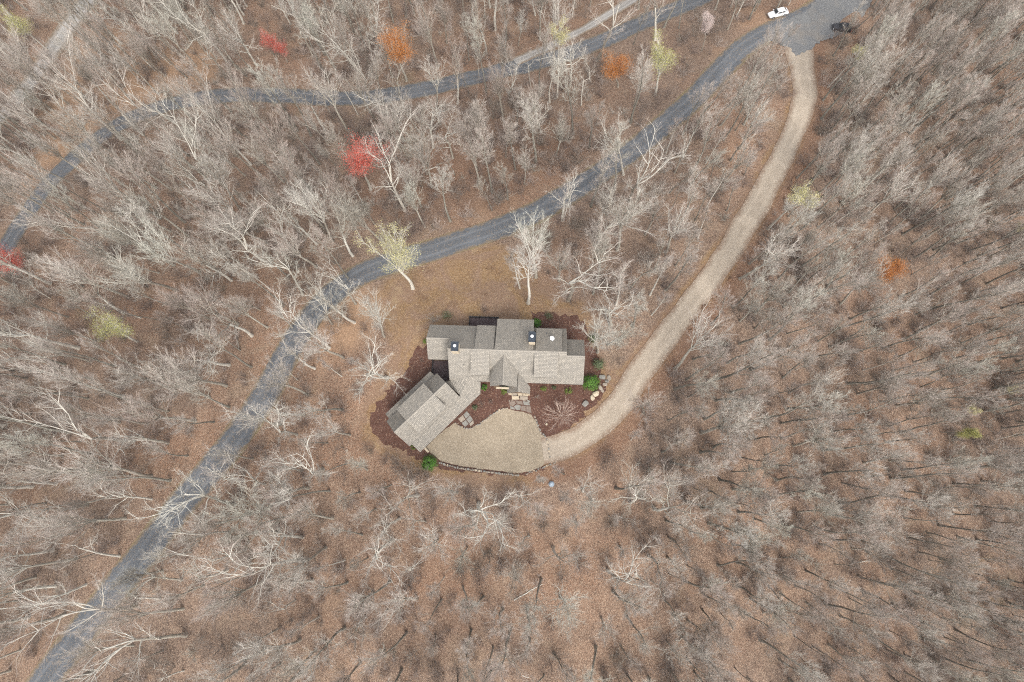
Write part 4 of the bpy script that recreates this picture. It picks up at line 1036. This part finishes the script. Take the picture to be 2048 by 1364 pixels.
# every sort of tree must stand somewhere as a single tree, the mass of the wood repeats those
rest = np.where(~single)[0]
rest = np.array([i for i in rest if FV[i] in FIRST])
def instancer(name, pts, vidx, rot, scl, sources, label, cat=None):
    me = bpy.data.meshes.new(name); me.vertices.add(len(pts)); me.vertices.foreach_set('co', np.asarray(pts, np.float32).ravel())
    a = me.attributes.new('sort', 'INT', 'POINT'); a.data.foreach_set('value', np.asarray(vidx, np.int32))
    a = me.attributes.new('turn', 'FLOAT_VECTOR', 'POINT'); a.data.foreach_set('vector', np.asarray(rot, np.float32).ravel())
    a = me.attributes.new('size', 'FLOAT_VECTOR', 'POINT'); a.data.foreach_set('vector', np.asarray(scl, np.float32).ravel())
    me.update(); o = link(bpy.data.objects.new(name, me))
    ng = bpy.data.node_groups.new(name + '_nodes', 'GeometryNodeTree')
    ng.interface.new_socket(name='Geometry', in_out='INPUT', socket_type='NodeSocketGeometry')
    ng.interface.new_socket(name='Geometry', in_out='OUTPUT', socket_type='NodeSocketGeometry')
    nd, lk = ng.nodes, ng.links
    gi, go = nd.new('NodeGroupInput'), nd.new('NodeGroupOutput')
    def na(n_, t):
        x = nd.new('GeometryNodeInputNamedAttribute'); x.data_type = t; x.inputs['Name'].default_value = n_; return x.outputs['Attribute']
    s_, t_, z_ = na('sort', 'INT'), na('turn', 'FLOAT_VECTOR'), na('size', 'FLOAT_VECTOR')
    jn = nd.new('GeometryNodeJoinGeometry')
    for k, objs in enumerate(sources):
        jo = nd.new('GeometryNodeJoinGeometry')
        for ob in objs:
            oi = nd.new('GeometryNodeObjectInfo'); oi.transform_space = 'ORIGINAL'; oi.inputs['Object'].default_value = ob
            oi.inputs['As Instance'].default_value = False; lk.new(oi.outputs['Geometry'], jo.inputs[0])
        cmp_ = nd.new('FunctionNodeCompare'); cmp_.data_type = 'INT'; cmp_.operation = 'EQUAL'
        lk.new(s_, cmp_.inputs[2]); cmp_.inputs[3].default_value = k
        ip = nd.new('GeometryNodeInstanceOnPoints')
        lk.new(gi.outputs[0], ip.inputs['Points']); lk.new(cmp_.outputs[0], ip.inputs['Selection']); lk.new(jo.outputs[0], ip.inputs['Instance'])
        lk.new(t_, ip.inputs['Rotation']); lk.new(z_, ip.inputs['Scale']); lk.new(ip.outputs[0], jn.inputs[0])
    lk.new(jn.outputs[0], go.inputs[0])
    md = o.modifiers.new('scatter', 'NODES'); md.node_group = ng
    return tag(o, label, cat, kind='stuff')
names_ = sorted(FIRST)
ix = {n_: k for k, n_ in enumerate(names_)}
sc_ = np.array([FH[i]/VAR[FV[i]][2] for i in rest])
instancer('forest', FP[rest, :3], [ix[FV[i]] for i in rest], np.column_stack([FL[rest], fr.uniform(0, 6.28, len(rest))]),
          np.column_stack([sc_*1.05, sc_*1.05, sc_]), [FIRST[n_] for n_ in names_], 'crowded bare grey-brown wood filling the slopes all around')
#PART4
# ------------------------------------------------------------------ garden: evergreen shrubs, small plants, the star-shaped tree
def z1g(a, b): return ground(*_z1(a, b))
def shrub_meshes(rad, h, seed, leaf, n_cl, per, size, loose=0.22):
    r = np.random.default_rng(seed); cl = []
    for i in range(n_cl):
        t = r.random()**0.7; a = i*2.4 + r.normal(0, .3); el_ = math.asin(min(1, t)); rr = r.uniform(.72, 1.05)
        cl.append((math.cos(a)*math.cos(el_)*rad*rr, math.sin(a)*math.cos(el_)*rad*rr, 0.25*h + math.sin(el_)*h*.72*rr))
    cl = np.array(cl); c = np.repeat(cl, per, 0) + r.normal(0, loose*rad, (n_cl*per, 3))*np.array([1, 1, .8])
    c[:, 2] = np.maximum(c[:, 2], .05)
    o = unit(c - np.array([0, 0, h*.2]) + r.normal(0, .4, c.shape)); a = unit(np.cross(o, r.normal(0, 1, c.shape))); b = np.cross(o, a)
    s = size*r.uniform(.6, 1.4, len(c))[:, None]
    tipup = o*s*.35
    V = np.stack([c - a*s, c + b*s*.42 + tipup*.3, c + a*s + tipup, c - b*s*.42 + tipup*.3], 1).reshape(-1, 3)
    fol = np_mesh('foliage', [(V, np.arange(len(V)).reshape(-1, 4), 0)], [MT[leaf]], False)
    k = 7; d = unit(np.column_stack([np.cos(np.arange(k)*2.4)*.6, np.sin(np.arange(k)*2.4)*.6, np.ones(k)]))
    P_ = paths(np.zeros((k, 3)) + np.array([0, 0, -.2]), d, np.full(k, h*.85), 4, .1, .05, r)
    st = np_mesh('stem', [tubes(P_, np.full(k, .035), np.full(k, .012), 5) + (0,)], [MT['bark_dark']])
    return fol, st
def shrub(a, b, rad, h, leaf, label, name='evergreen_shrub', n_cl=46, per=60, size=.10, cat='shrub', group=None, px=None, loose=.16):
    g = ground(*px) if px else z1g(a, b)
    o = empty(name, g, random.uniform(0, 6), uniq(label), cat, group)
    fol, st = shrub_meshes(rad, h, int(abs(a)*7 + abs(b)) + 3, leaf, n_cl, per, size, loose)
    link(bpy.data.objects.new('foliage', fol), o); link(bpy.data.objects.new('stem', st), o); return o
shrub(1748, 628, 1.55, 2.1, 'rhodo', 'big bright green evergreen shrub at the east corner of the house by the boulders')
shrub(530, 1238, 1.45, 1.9, 'rhodo', 'round dark green evergreen shrub between the garage corner and the court wall')
shrub(1338, 180, .85, 1.3, 'rhodo', 'green evergreen shrub tucked behind the great room beside the east chimney', n_cl=26)
shrub(942, 665, .55, .9, 'rhodo', 'small green shrub in the corner where the link roof meets the house', n_cl=16, size=.08)
shrub(1095, 695, .62, .8, 'lime', 'lime green plant below the cream trim of the entry gable', 'garden_plant', 14, 36, .08, 'plant', 'plants in the mulch')
shrub(1390, 676, .58, .7, 'lime', 'lime green plant under the eave beside the porch', 'garden_plant', 12, 36, .08, 'plant', 'plants in the mulch')
shrub(1470, 664, .45, .6, 'pinegreen', 'dull green plant between two lime ones under the south eave', 'garden_plant', 10, 30, .08, 'plant', 'plants in the mulch')
shrub(1576, 688, .75, .8, 'lime', 'widest lime green plant behind the star-shaped tree', 'garden_plant', 15, 36, .08, 'plant', 'plants in the mulch')
shrub(870, 815, .45, .7, 'pinegreen', 'grey green spiky plant beside the front edge of the link roof', 'garden_plant', 10, 30, .10, 'plant', 'plants in the mulch', None, .3)
shrub(405, 1112, .5, .6, 'lime', 'lime green plant at the end wall of the garage', 'garden_plant', 10, 36, .08, 'plant', 'plants in the mulch')
shrub(494, 318, .5, .9, 'lime', 'green plant against the west gable of the house', 'garden_plant', 10, 36, .08, 'plant', 'plants in the mulch')
shrub(1768, 292, .8, 1.5, 'pinegreen', 'grey green young pine in the mulch off the east gable', 'young_pine', 18, 40, .13, 'tree', 'young pines east of the house', None, .34)
shrub(1806, 492, .95, 1.7, 'pinegreen', 'larger grey green young pine above the bright green shrub', 'young_pine', 22, 40, .13, 'tree', 'young pines east of the house', None, .34)
shrub(662, 122, 1.0, 1.4, 'pinegreen', 'pale grey green bush on the lawn west of the back deck', 'lawn_bush', 18, 28, .09, 'shrub', None, None, .34)
shrub(1432, 122, .7, 1.0, 'pinegreen', 'pale grey green bush at the top of the mulch behind the house', 'lawn_bush', 14, 26, .09, 'shrub', None, None, .34)
sg = z1g(1520, 880)
place_tree('star0', sg, 7.0, (0, 0), 0.4, 'ornamental_tree', 1.0, uniq('small star-shaped bare ornamental tree in the mulch before the house'))
# bare bushes
def bush_mesh(seed, H=2.2, n=16, mat='brush'):
    r = np.random.default_rng(seed); az_ = np.arange(n)*2.4; t = r.uniform(.1, .9, n)
    D = unit(np.column_stack([np.cos(az_)*t, np.sin(az_)*t, np.ones(n)])); L = r.uniform(.6, 1.0, n)*H
    P_ = paths(r.normal(0, .1, (n, 3))*np.array([1, 1, 0]) - np.array([0, 0, .15]), D, L, 3, .10, .04, r)
    c = children(P_, L, 6, .25, 1, 18, 45, .45, r, .4); Q = paths(c[0], c[1], c[2], 2, .1, .05, r)
    c2 = children(Q, c[2], 3, .3, 1, 20, 45, .5, r, .3); Q2 = paths(c2[0], c2[1], np.maximum(c2[2], .2), 1, .1, .05, r)
    return np_mesh('branches', [tubes(P_, np.full(n, .018), np.full(n, .008), 4) + (0,), tubes(Q, np.full(len(Q), .011), np.full(len(Q), .006), 3) + (0,), tubes(Q2, np.full(len(Q2), .008), np.full(len(Q2), .004), 3) + (0,)], [MT[mat]], False)
BM = [bush_mesh(5, 2.4, 16, 'brush'), bush_mesh(6, 2.0, 14, 'twig_brown'), bush_mesh(8, 3.0, 12, 'brush')]
BUSH = []
for k, (a, b, s, lab) in enumerate([(945, 78, .9, 'grey bare bush on the lawn just above the back deck'), (560, 158, 1.2, 'brown bare bush at the north-west corner of the roof'), (925, 795, .6, 'reddish bare bush in the mulch before the link roof'),
                                     (990, 772, .45, 'tiny bare bush in the middle of the front mulch'), (1345, 735, .5, 'thin bare bush beside the porch steps'), (1600, 30, 1.1, 'bare bush at the lawn edge above the east mulch'), (470, 462, .5, 'low bare bush beside the west deck')]):
    g = z1g(a, b); o = bpy.data.objects.new('bare_bush', BM[k % 3]); link(o); o.location = g; o.scale = (s, s, s); o.rotation_euler = (0, 0, k)
    tag(o, uniq(lab), 'bush', 'bare bushes round the house'); BUSH.append(o)
# russet bushes that still hold dead leaves, along the outer edge of the driveway
def russet_mesh(seed):
    r = np.random.default_rng(seed); n = 1500
    d = unit(r.normal(0, 1, (n, 3)) + np.array([0, 0, .4])); d[:, 2] = np.abs(d[:, 2]); c = d*r.uniform(.5, 1.0, n)[:, None]*(1 + .3*np.sin(d[:, :1]*5 + seed))*np.array([1, 1, .8])
    a = unit(np.cross(d, r.normal(0, 1, (n, 3)))); b = np.cross(d, a); s = .07*r.uniform(.6, 1.4, n)[:, None]
    V = np.stack([c - a*s, c + b*s*.6, c + a*s, c - b*s*.6], 1).reshape(-1, 3); return V
RM = []
for k in range(3):
    V = russet_mesh(k); n = 7; r = np.random.default_rng(k)
    P_ = paths(np.zeros((n, 3)) - np.array([0, 0, .2]), unit(np.column_stack([np.cos(np.arange(n)*2.4)*.7, np.sin(np.arange(n)*2.4)*.7, np.ones(n)])), np.full(n, .95), 3, .1, .05, r)
    RM.append((np_mesh('dead_leaves', [(V, np.arange(len(V)).reshape(-1, 4), 0)], [MT['russet']], False), np_mesh('stem', [tubes(P_, np.full(n, .025), np.full(n, .008), 4) + (0,)], [MT['bark_dark']])))
RUS = [(1370,634,.8),(1389,605,.9),(1409,583,.7),(1440,548,.55),(1361,652,.6),(1560,368,.7),(1567,350,.8),(1551,390,.7),(1590,322,.45),(1617,235,.4)]
for k, (a, b, s) in enumerate(sorted(RUS, key=lambda q: -q[1])):
    g = ground(a + 20, b + 11); o = empty('russet_bush', g, k*1.3, uniq(f'{ordinal(k)} russet bush from the court along the outer edge of the driveway'), 'bush', 'russet bushes along the driveway')
    o.scale = (s*1.05, s*1.05, s*.8)
    for nm, me in zip(('dead_leaves', 'stem'), RM[k % 3]): link(bpy.data.objects.new(nm, me), o)

# ------------------------------------------------------------------ stones
def stone_mesh(seed, flat=1.0, mat='stone', n=14):
    r = np.random.default_rng(seed); bm = bmesh.new()
    for _ in range(n):
        d = unit(r.normal(0, 1, 3)); d = np.sign(d)*np.abs(d)**.7
        bm.verts.new(tuple(d*np.array([.5, .42, .36*flat])))
    h = bmesh.ops.convex_hull(bm, input=bm.verts)
    bmesh.ops.delete(bm, geom=[g for g in h['geom_interior'] if isinstance(g, bmesh.types.BMVert)], context='VERTS')
    me = bpy.data.meshes.new('stone'); bm.to_mesh(me); bm.free(); me.materials.append(MT[mat]); return me
SM = [stone_mesh(k, 1.0, ('stone', 'stonegrey', 'cream')[k % 3]) for k in range(9)]
def stone_row(name, zpts, label, size=.55, rows=1, cat='wall', h=.35):
    pts = smooth_path(np.array([z1g(*p) for p in zpts]), .3); L = np.concatenate([[0], np.cumsum(np.linalg.norm(np.diff(pts[:, :2], axis=0), axis=1))])
    o = tag(empty(name, pts[0], 0, uniq(label), cat), kind='thing'); r = np.random.default_rng(len(zpts)*3 + int(L[-1])); s = 0.0
    while s < L[-1]:
        w = size*r.uniform(.6, 1.5); m = s + w/2
        x, y = np.interp(m, L, pts[:, 0]), np.interp(m, L, pts[:, 1]); i = min(np.searchsorted(L, m), len(pts) - 1); d = pts[i] - pts[max(i - 2, 0)]; an = math.atan2(d[1], d[0])
        for q in range(rows):
            st = bpy.data.objects.new('stone', SM[r.choice([0, 1, 3, 4, 6, 7]) if r.random() < .88 else 2]); link(st, o)
            st.location = (x - pts[0][0] + r.normal(0, .05), y - pts[0][1] + r.normal(0, .05), tz(x, y) - pts[0][2] + .10 + q*.22)
            st.rotation_euler = (r.normal(0, .12), r.normal(0, .12), an + r.normal(0, .15)); st.scale = (w*.98, size*r.uniform(.8, 1.15), h*r.uniform(.9, 1.5))
        s += w
    return o
stone_row('stone_wall', [(598,1232),(700,1262),(800,1280),(900,1294),(1000,1306),(1100,1318),(1205,1330)], 'low dry stone wall along the bottom edge of the gravel court', .52, 2, 'wall', .34)
stone_row('stone_wall', [(1255,1318),(1330,1292),(1400,1262),(1478,1235)], 'short curved stone edge below the mouth of the driveway', .45, 1)
stone_row('stone_edging', [(718,928),(755,955),(795,972),(850,970),(905,940),(950,905),(1000,868),(1060,832),(1112,820)], 'stone edging between the front mulch and the court', .40, 1, 'edging')
stone_row('stone_edging', [(1318,880),(1345,935),(1372,1005),(1412,1040),(1428,1110),(1440,1190)], 'stone edging at the end of the court where the driveway joins', .50, 1, 'edging')
stone_row('stone_edging', [(1125,775),(1150,758),(1205,752),(1280,765)], 'curved stone step edge below the porch', .42, 1, 'edging')
BLD = [(1835,585,1.1,'flat grey boulder beside the bright green shrub, highest of the boulders'),(1885,592,.9,'grey boulder at the driveway edge, outermost of the boulders'),(1855,640,.8,'brown boulder right below the highest boulders by the driveway'),
       (1822,662,1.0,'broad tan boulder against the foot of the bright green shrub'),(1786,712,1.15,'tall pale boulder between the bright green shrub and the driveway'),(1758,742,.95,'small pale rounded boulder next below the tall pale one'),
       (1706,786,1.15,'grey mottled boulder alone in the mulch, lowest of the group'),(1838,690,.7,'small boulder close to the driveway beside the tall pale one'),(1412,942,.45,'small white stone alone in the mulch below the star-shaped tree'),(1870,615,.7,'small rough boulder between the two highest boulders')]
for k, (a, b, s, lab) in enumerate(BLD):
    g = z1g(a, b); me = stone_mesh(40 + k, .9, ('stonegrey', 'stone', 'stone', 'stone', 'cream', 'cream', 'stonegrey', 'stone', 'cream', 'stonegrey')[k], 22)
    o = bpy.data.objects.new('boulder', me); link(o); o.location = (g[0], g[1], g[2] + .22*s); o.scale = (s*1.2, s*1.1, s); o.rotation_euler = (.1, .05, k*1.7)
    tag(o, uniq(lab), 'boulder', 'boulders at the east corner')
# flagstone paths and porch steps
def flags(name, polys, label, mat='flag', z0=.06):
    g0 = z1g(*polys[0][0]); o = tag(empty(name, g0, 0, uniq(label), 'path'), kind='thing'); r = random.Random(len(polys))
    for p in polys:
        P = np.array([z1g(*q) for q in p]); c = P.mean(0); P = c + (P - c)*.93; n = len(P); P[:, 2] = P[:, 2].mean() + z0 + r.uniform(0, .05); B = P - np.array([0, 0, .14])
        V = np.vstack([P, B]) - g0; f = [tuple(range(n)), tuple(range(2*n - 1, n - 1, -1))] + [(i, i + n, (i + 1) % n + n, (i + 1) % n) for i in range(n)]
        st = mesh_obj('flagstone', V, f, MT[mat if isinstance(mat, str) else r.choice(mat)], o)
        bm = bmesh.new(); bm.from_mesh(st.data); bmesh.ops.recalc_face_normals(bm, faces=bm.faces); bm.to_mesh(st.data); bm.free()
    return o
flags('porch_landing', [[(1146,702),(1190,698),(1192,725),(1148,728)],[(1192,698),(1235,700),(1232,728),(1194,726)],[(1237,700),(1276,704),(1274,730),(1234,728)],[(1148,730),(1205,728),(1208,756),(1150,754)],[(1208,728),(1274,732),(1272,758),(1210,757)]],
      'cream flagstone landing in front of the porch', ['cream', 'stone'], .30)
flags('entry_path', [[(1130,772),(1170,760),(1185,785),(1160,805),(1132,800)],[(1172,760),(1230,765),(1236,795),(1190,788)],[(1232,765),(1282,772),(1290,800),(1240,797)],[(1135,803),(1160,808),(1180,832),(1140,826)],[(1162,806),(1190,790),(1220,800),(1215,835),(1184,834)],
                     [(1222,800),(1255,800),(1258,845),(1218,838)],[(1258,802),(1292,804),(1302,860),(1260,848)]], 'dark brown flagstone path from the porch to the court', ['flag', 'flag', 'stonegrey'], .05)
flags('garage_path', [[(742,900),(780,870),(800,905),(765,930)],[(782,868),(810,840),(835,870),(803,903)],[(768,932),(802,908),(825,940),(795,962)],[(804,905),(836,873),(856,905),(828,938)],[(828,940),(858,908),(864,935),(838,958)]], 'mossy flagstone patch between the garage front and the mulch', ['stonegrey', 'stone'], .05)
g = z1g(506, 1136); o = empty('stone_bench', g, math.radians(-46), uniq('cream stone slab bench at the outer corner of the garage'), 'bench')
box('slab', (-.62, .62, -.2, .2, .38, .50), MT['cream'], o); box('leg', (-.5, -.3, -.17, .17, -.2, .378), MT['stone'], o); box('leg', (.3, .5, -.17, .17, -.2, .378), MT['stone'], o)
# grey dome cover in the trees below the court
g = ground(1103, 968); k = 12; prof = [(.46, -.2), (.46, .45), (.40, .62), (.25, .74), (.03, .78)]
V = [(r_*math.cos(2*math.pi*i/k), r_*math.sin(2*math.pi*i/k), h) for r_, h in prof for i in range(k)]
MT['plastic'] = mat_simple('blue_grey_plastic', (0.36, 0.43, 0.50), .5, .1)
o = empty('utility_cover', g, 0, uniq('small blue grey domed utility cover among twigs below the court'), 'utility cover')
mesh_obj('dome', V, [(j*k + i, j*k + (i + 1) % k, (j + 1)*k + (i + 1) % k, (j + 1)*k + i) for j in range(len(prof) - 1) for i in range(k)] + [tuple(range((len(prof) - 1)*k, len(prof)*k))], MT['plastic'], o, True)
V = [(r_*math.cos(2*math.pi*i/k), r_*math.sin(2*math.pi*i/k), h) for r_, h in [(.56, -.2), (.56, .06), (.47, .08)] for i in range(k)]
mesh_obj('collar', V, [(j*k + i, j*k + (i + 1) % k, (j + 1)*k + (i + 1) % k, (j + 1)*k + i) for j in range(2) for i in range(k)], MT['plastic'], o)

# ------------------------------------------------------------------ fallen logs
LOGS = [(1000,275,1060,255,'long pale log lying in the thicket between the two lanes'),(875,330,912,318,'brown log lying near a tall tree below the lower lane'),(845,340,880,334,'short log at the thicket edge below the lower lane'),
        (1350,1280,1378,1270,'log lying in the leaves far below the court'),(1028,1200,1085,1168,'thin pale log slanting across the leaves below the court'),(1270,1145,1300,1175,'fallen trunk in the leaves beyond the driveway bend'),
        (1700,1128,1742,1122,'fallen log in the crowded stand, east slope'),(472,650,478,700,'pale fallen trunk in the dark hollow beyond the lane'),(395,655,400,690,'second fallen trunk in the dark hollow, nearer the yellow tree'),
        (325,612,358,596,'slender log slanting in the dark hollow'),(1045,1350,1085,1362,'pale curved log at the very bottom below the court'),(640,585,652,600,'short branch lying at the lane edge by the lawn')]
for k, (a, b, c, d, lab) in enumerate(LOGS):
    p, q = ground(a, b), ground(c, d); r = np.random.default_rng(k); n = 6
    P_ = np.array([[p + (q - p)*t for t in np.linspace(0, 1, n)]]); P_[0, :, 2] = terrain(P_[0, :, :2]) + .12; P_[0, 1:-1, :2] += r.normal(0, .12, (n - 2, 2))
    org = P_[0, 0].copy(); P_ -= org; rr = .20 if k in (0, 5, 7) else .13
    V, Fc = tubes(P_, np.array([rr]), np.array([rr*.5]), 7)
    o = empty('fallen_log', org, 0, uniq(lab), 'log', 'fallen logs'); link(bpy.data.objects.new('stem', np_mesh('stem', [(V, Fc, 0)], [MT['bark_pale' if k % 2 == 0 else 'bark_grey']])), o)
    ln_ = float(np.linalg.norm(q - p)); c_ = children(P_, np.array([ln_]), 4, .3, .95, 30, 60, .22, r, .3); Q = paths(c_[0], c_[1], c_[2], 3, .1, .05, r)
    link(bpy.data.objects.new('broken_branches', np_mesh('broken_branches', [tubes(Q, np.full(len(Q), rr*.3), np.full(len(Q), .01), 4) + (0,)], [MT['bark_pale' if k % 2 == 0 else 'bark_grey']])), o)

# ------------------------------------------------------------------ cars
def car_mat(name, c):
    m, nt, b = new_mat(name); co = coords(nt); n = noise(nt, co, 2, 4, .6)
    nt.links.new(mixc(nt, n, [x*.9 for x in c], c), b.inputs['Base Color']); b.inputs['Roughness'].default_value = .3; b.inputs['Specular IOR Level'].default_value = .5
    b.inputs['Coat Weight'].default_value = .4; return m
def car(px, py, head, paint, L, W_, Ht, label, suv=False):
    g = ground(px, py); gx, gy = g[0], g[1]; c_, s_ = math.cos(head), math.sin(head)
    zf, zb = tz(gx + 1.3*c_, gy + 1.3*s_), tz(gx - 1.3*c_, gy - 1.3*s_); zl, zr = tz(gx - .7*s_, gy + .7*c_), tz(gx + .7*s_, gy - .7*c_)
    o = empty('parked_car', (gx, gy, g[2] + .11), head, uniq(label), 'car', 'cars at the junction')
    o.rotation_euler = (math.atan2(zl - zr, 1.4), -math.atan2(zf - zb, 2.6), head)
    h = L/2; w = W_/2; zb_ = .28
    def loft(name, st, mat, parent, smooth=True):
        V = []; k = 0
        for x, hw, z0, z1_ in st:
            rr = min(.16, (z1_ - z0)*.35)
            ring = [(-hw*.92, z0), (-hw, z0 + rr), (-hw*.985, z1_ - rr), (-hw*.88, z1_), (hw*.88, z1_), (hw*.985, z1_ - rr), (hw, z0 + rr), (hw*.92, z0)]
            V += [(x, y, z) for y, z in ring]; k = len(ring)
        n = len(st); f = [(j*k + i, j*k + (i + 1) % k, (j + 1)*k + (i + 1) % k, (j + 1)*k + i) for j in range(n - 1) for i in range(k)] + [tuple(range(k - 1, -1, -1)), tuple(range((n - 1)*k, n*k))]
        ob = mesh_obj(name, V, f, mat, parent, False)
        bm = bmesh.new(); bm.from_mesh(ob.data); bmesh.ops.recalc_face_normals(bm, faces=bm.faces); bm.to_mesh(ob.data); bm.free(); return ob
    belt = .92 if not suv else 1.02
    body = loft('body', [(-h, w*.80, .42, belt - .12), (-h + .12, w*.93, zb_, belt), (-h*.55, w, zb_, belt + .02), (h*.30, w, zb_, belt), (h*.62, w*.98, zb_, belt - .08), (h - .22, w*.90, zb_, belt - .20), (h, w*.70, .40, belt - .32)], paint, o)
    ct = Ht; x0, x1, x2, x3 = (-h*.86, -h*.62, h*.08, h*.42) if not suv else (-h*.94, -h*.80, h*.12, h*.42)
    cab = loft('cabin', [(x0, w*.80, belt - .03, belt + .04), (x1, w*.74, belt - .03, ct - .03), ((x1 + x2)/2, w*.76, belt - .03, ct), (x2, w*.74, belt - .03, ct - .05), (x3, w*.82, belt - .05, belt + .02)], paint, o)
    gl = MT['glass']
    def quad(nm, pts):
        P = np.array(pts, float); n_ = np.cross(P[1] - P[0], P[2] - P[0]); n_ /= np.linalg.norm(n_)
        if n_[2] < 0: P = P[::-1]; n_ = -n_
        V = np.vstack([P + n_*.022, P - n_*.02]); mesh_obj(nm, V, [(0, 1, 2, 3), (7, 6, 5, 4), (0, 4, 5, 1), (1, 5, 6, 2), (2, 6, 7, 3), (3, 7, 4, 0)], gl, o)
    quad('windshield', [(x3 - .10, -w*.70, belt + .08), (x3 - .10, w*.70, belt + .08), (x2 + .05, w*.60, ct - .07), (x2 + .05, -w*.60, ct - .07)])
    quad('rear_window', [(x0 + .05, w*.66, belt + .10), (x0 + .05, -w*.66, belt + .10), (x1 - .04, -w*.58, ct - .09), (x1 - .04, w*.58, ct - .09)])
    for s in (-1, 1):
        for a, b in ((x1 + .02, (x1 + x2)/2 - .06), ((x1 + x2)/2 + .06, x2 + .1)):
            V = [(a, s*w*.79, belt + .05), (b, s*w*.79, belt + .05), (b - .04, s*w*.755, ct - .17), (a + .04, s*w*.755, ct - .17)]
            V2 = [(x, y - s*.05, z) for x, y, z in V]; mesh_obj('side_window', V + V2, [(0, 1, 2, 3), (7, 6, 5, 4), (0, 4, 5, 1), (1, 5, 6, 2), (2, 6, 7, 3), (3, 7, 4, 0)], gl, o)
        box('headlight', (h - .18, h - .03, *sorted((s*w*.62, s*w*.84)), .56, .70), MT['white'], o)
        box('tail_light', (-h - .02, -h + .14, *sorted((s*w*.62, s*w*.86)), .62, .80), MT['tail'], o)
        m_ = box('door_mirror', (x3 - .25, x3 - .08, *sorted((s*w*.98, s*(w + .17))), belt + .02, belt + .14), paint, o)
        for x in (-h*.60, h*.62):
            k = 16; V = [(x + .33*r_*math.cos(2*math.pi*i/k), s*(w - d), .33 + .33*r_*math.sin(2*math.pi*i/k)) for r_, d in ((1, .20), (1, -.012), (.62, -.02)) for i in range(k)]
            ty_ = mesh_obj('wheel', V, [(j*k + i, j*k + (i + 1) % k, (j + 1)*k + (i + 1) % k, (j + 1)*k + i) for j in range(2) for i in range(k)] + [tuple(range(k))], MT['rail'], o)
            V = [(x + .2*math.cos(2*math.pi*i/k), s*(w + .015 - .02*q), .33 + .2*math.sin(2*math.pi*i/k)) for q in (0, 1) for i in range(k)]
            mesh_obj('rim', V, [tuple(range(k)), tuple(range(2*k - 1, k - 1, -1))] + [(i, k + i, k + (i + 1) % k, (i + 1) % k) for i in range(k)], MT['alloy'], ty_)
    return o
MT['tail'] = mat_simple('tail_light_red', (.4, .03, .03), .3, .1); MT['alloy'] = mat_simple('alloy', (.45, .45, .46), .4, .1, 3, .6)
car(1555, 31, math.radians(180 - (-13)), car_mat('white_car_paint', (.85, .86, .87)), 4.5, 1.82, 1.46, 'white car parked at the edge of the lane by the junction')
car(1680, 60, math.radians(176), car_mat('black_car_paint', (.025, .025, .03)), 4.3, 1.85, 1.66, 'dark car parked under bare branches beyond the junction', True)

# ------------------------------------------------------------------ undergrowth
def brush_points():
    r = np.random.default_rng(23); c = np.column_stack([r.uniform(-170, 155, 15000), r.uniform(-70, 185, 15000)])
    z = terrain(c); px, py = project(np.column_stack([c, z])); ok = (px > -60) & (px < 2110) & (py > -60) & (py < 1430)
    c, z, px, py = c[ok], z[ok], px[ok], py[ok]
    dr = seg_dist(c, P1[::3])[0] - W1/2
    for p, w in ((P2, W2), (PD, WD), (P3, W3), (PS, WS)): dr = np.minimum(dr, seg_dist(c, p[::3])[0] - w/2)
    ok = (dr > 1.6) & ~in_poly(c, CLEAR) & ~in_poly(c, MULCH) & ~in_poly(c, JUNC); c, z, px, py = c[ok], z[ok], px[ok], py[ok]
    # thickest in the hollow between the lanes and beyond the driveway
    den = np.full(len(c), .38); den += .5*np.exp(-(((px - 950)/260)**2 + ((py - 330)/130)**2)) + .25*(px > 1500) + .2*np.exp(-(((px - 420)/120)**2 + ((py - 640)/90)**2))
    n_ = np.array([mnoise.noise((x*.06, y*.06, 9.0)) for x, y in c]); keep = r.random(len(c)) < den*(1 + 1.2*n_)
    return c[keep], z[keep], r
bc, bz, br_ = brush_points(); nb = len(bc)
bs = br_.uniform(.7, 1.9, nb)
instancer('undergrowth', np.column_stack([bc, bz]), br_.integers(0, 3, nb), np.column_stack([br_.normal(0, .1, (nb, 2)), br_.uniform(0, 6.28, nb)]), np.column_stack([bs, bs, bs*br_.uniform(.8, 1.3, nb)]),
          [(BUSH[0],), (BUSH[1],), (BUSH[2],)], 'brown leafless brush growing all over the forest floor')

# ------------------------------------------------------------------ haze
hz, hnt, hb = new_mat('thin_haze'); hnt.nodes.remove(hb)
pv = hnt.nodes.new('ShaderNodeVolumePrincipled'); pv.inputs['Color'].default_value = (0.92, 0.94, 0.96, 1); pv.inputs['Density'].default_value = 0.0001
hnt.links.new(pv.outputs[0], hnt.nodes['Material Output'].inputs['Volume'])
zl_ = min(v.co.z for v in bpy.data.objects['ground'].data.vertices) - 1.0
tag(box('haze', (-1600, 1600, -1600, 1600, zl_, CAMZ + 3.0), hz), 'thin pale haze over the whole valley', kind='stuff')
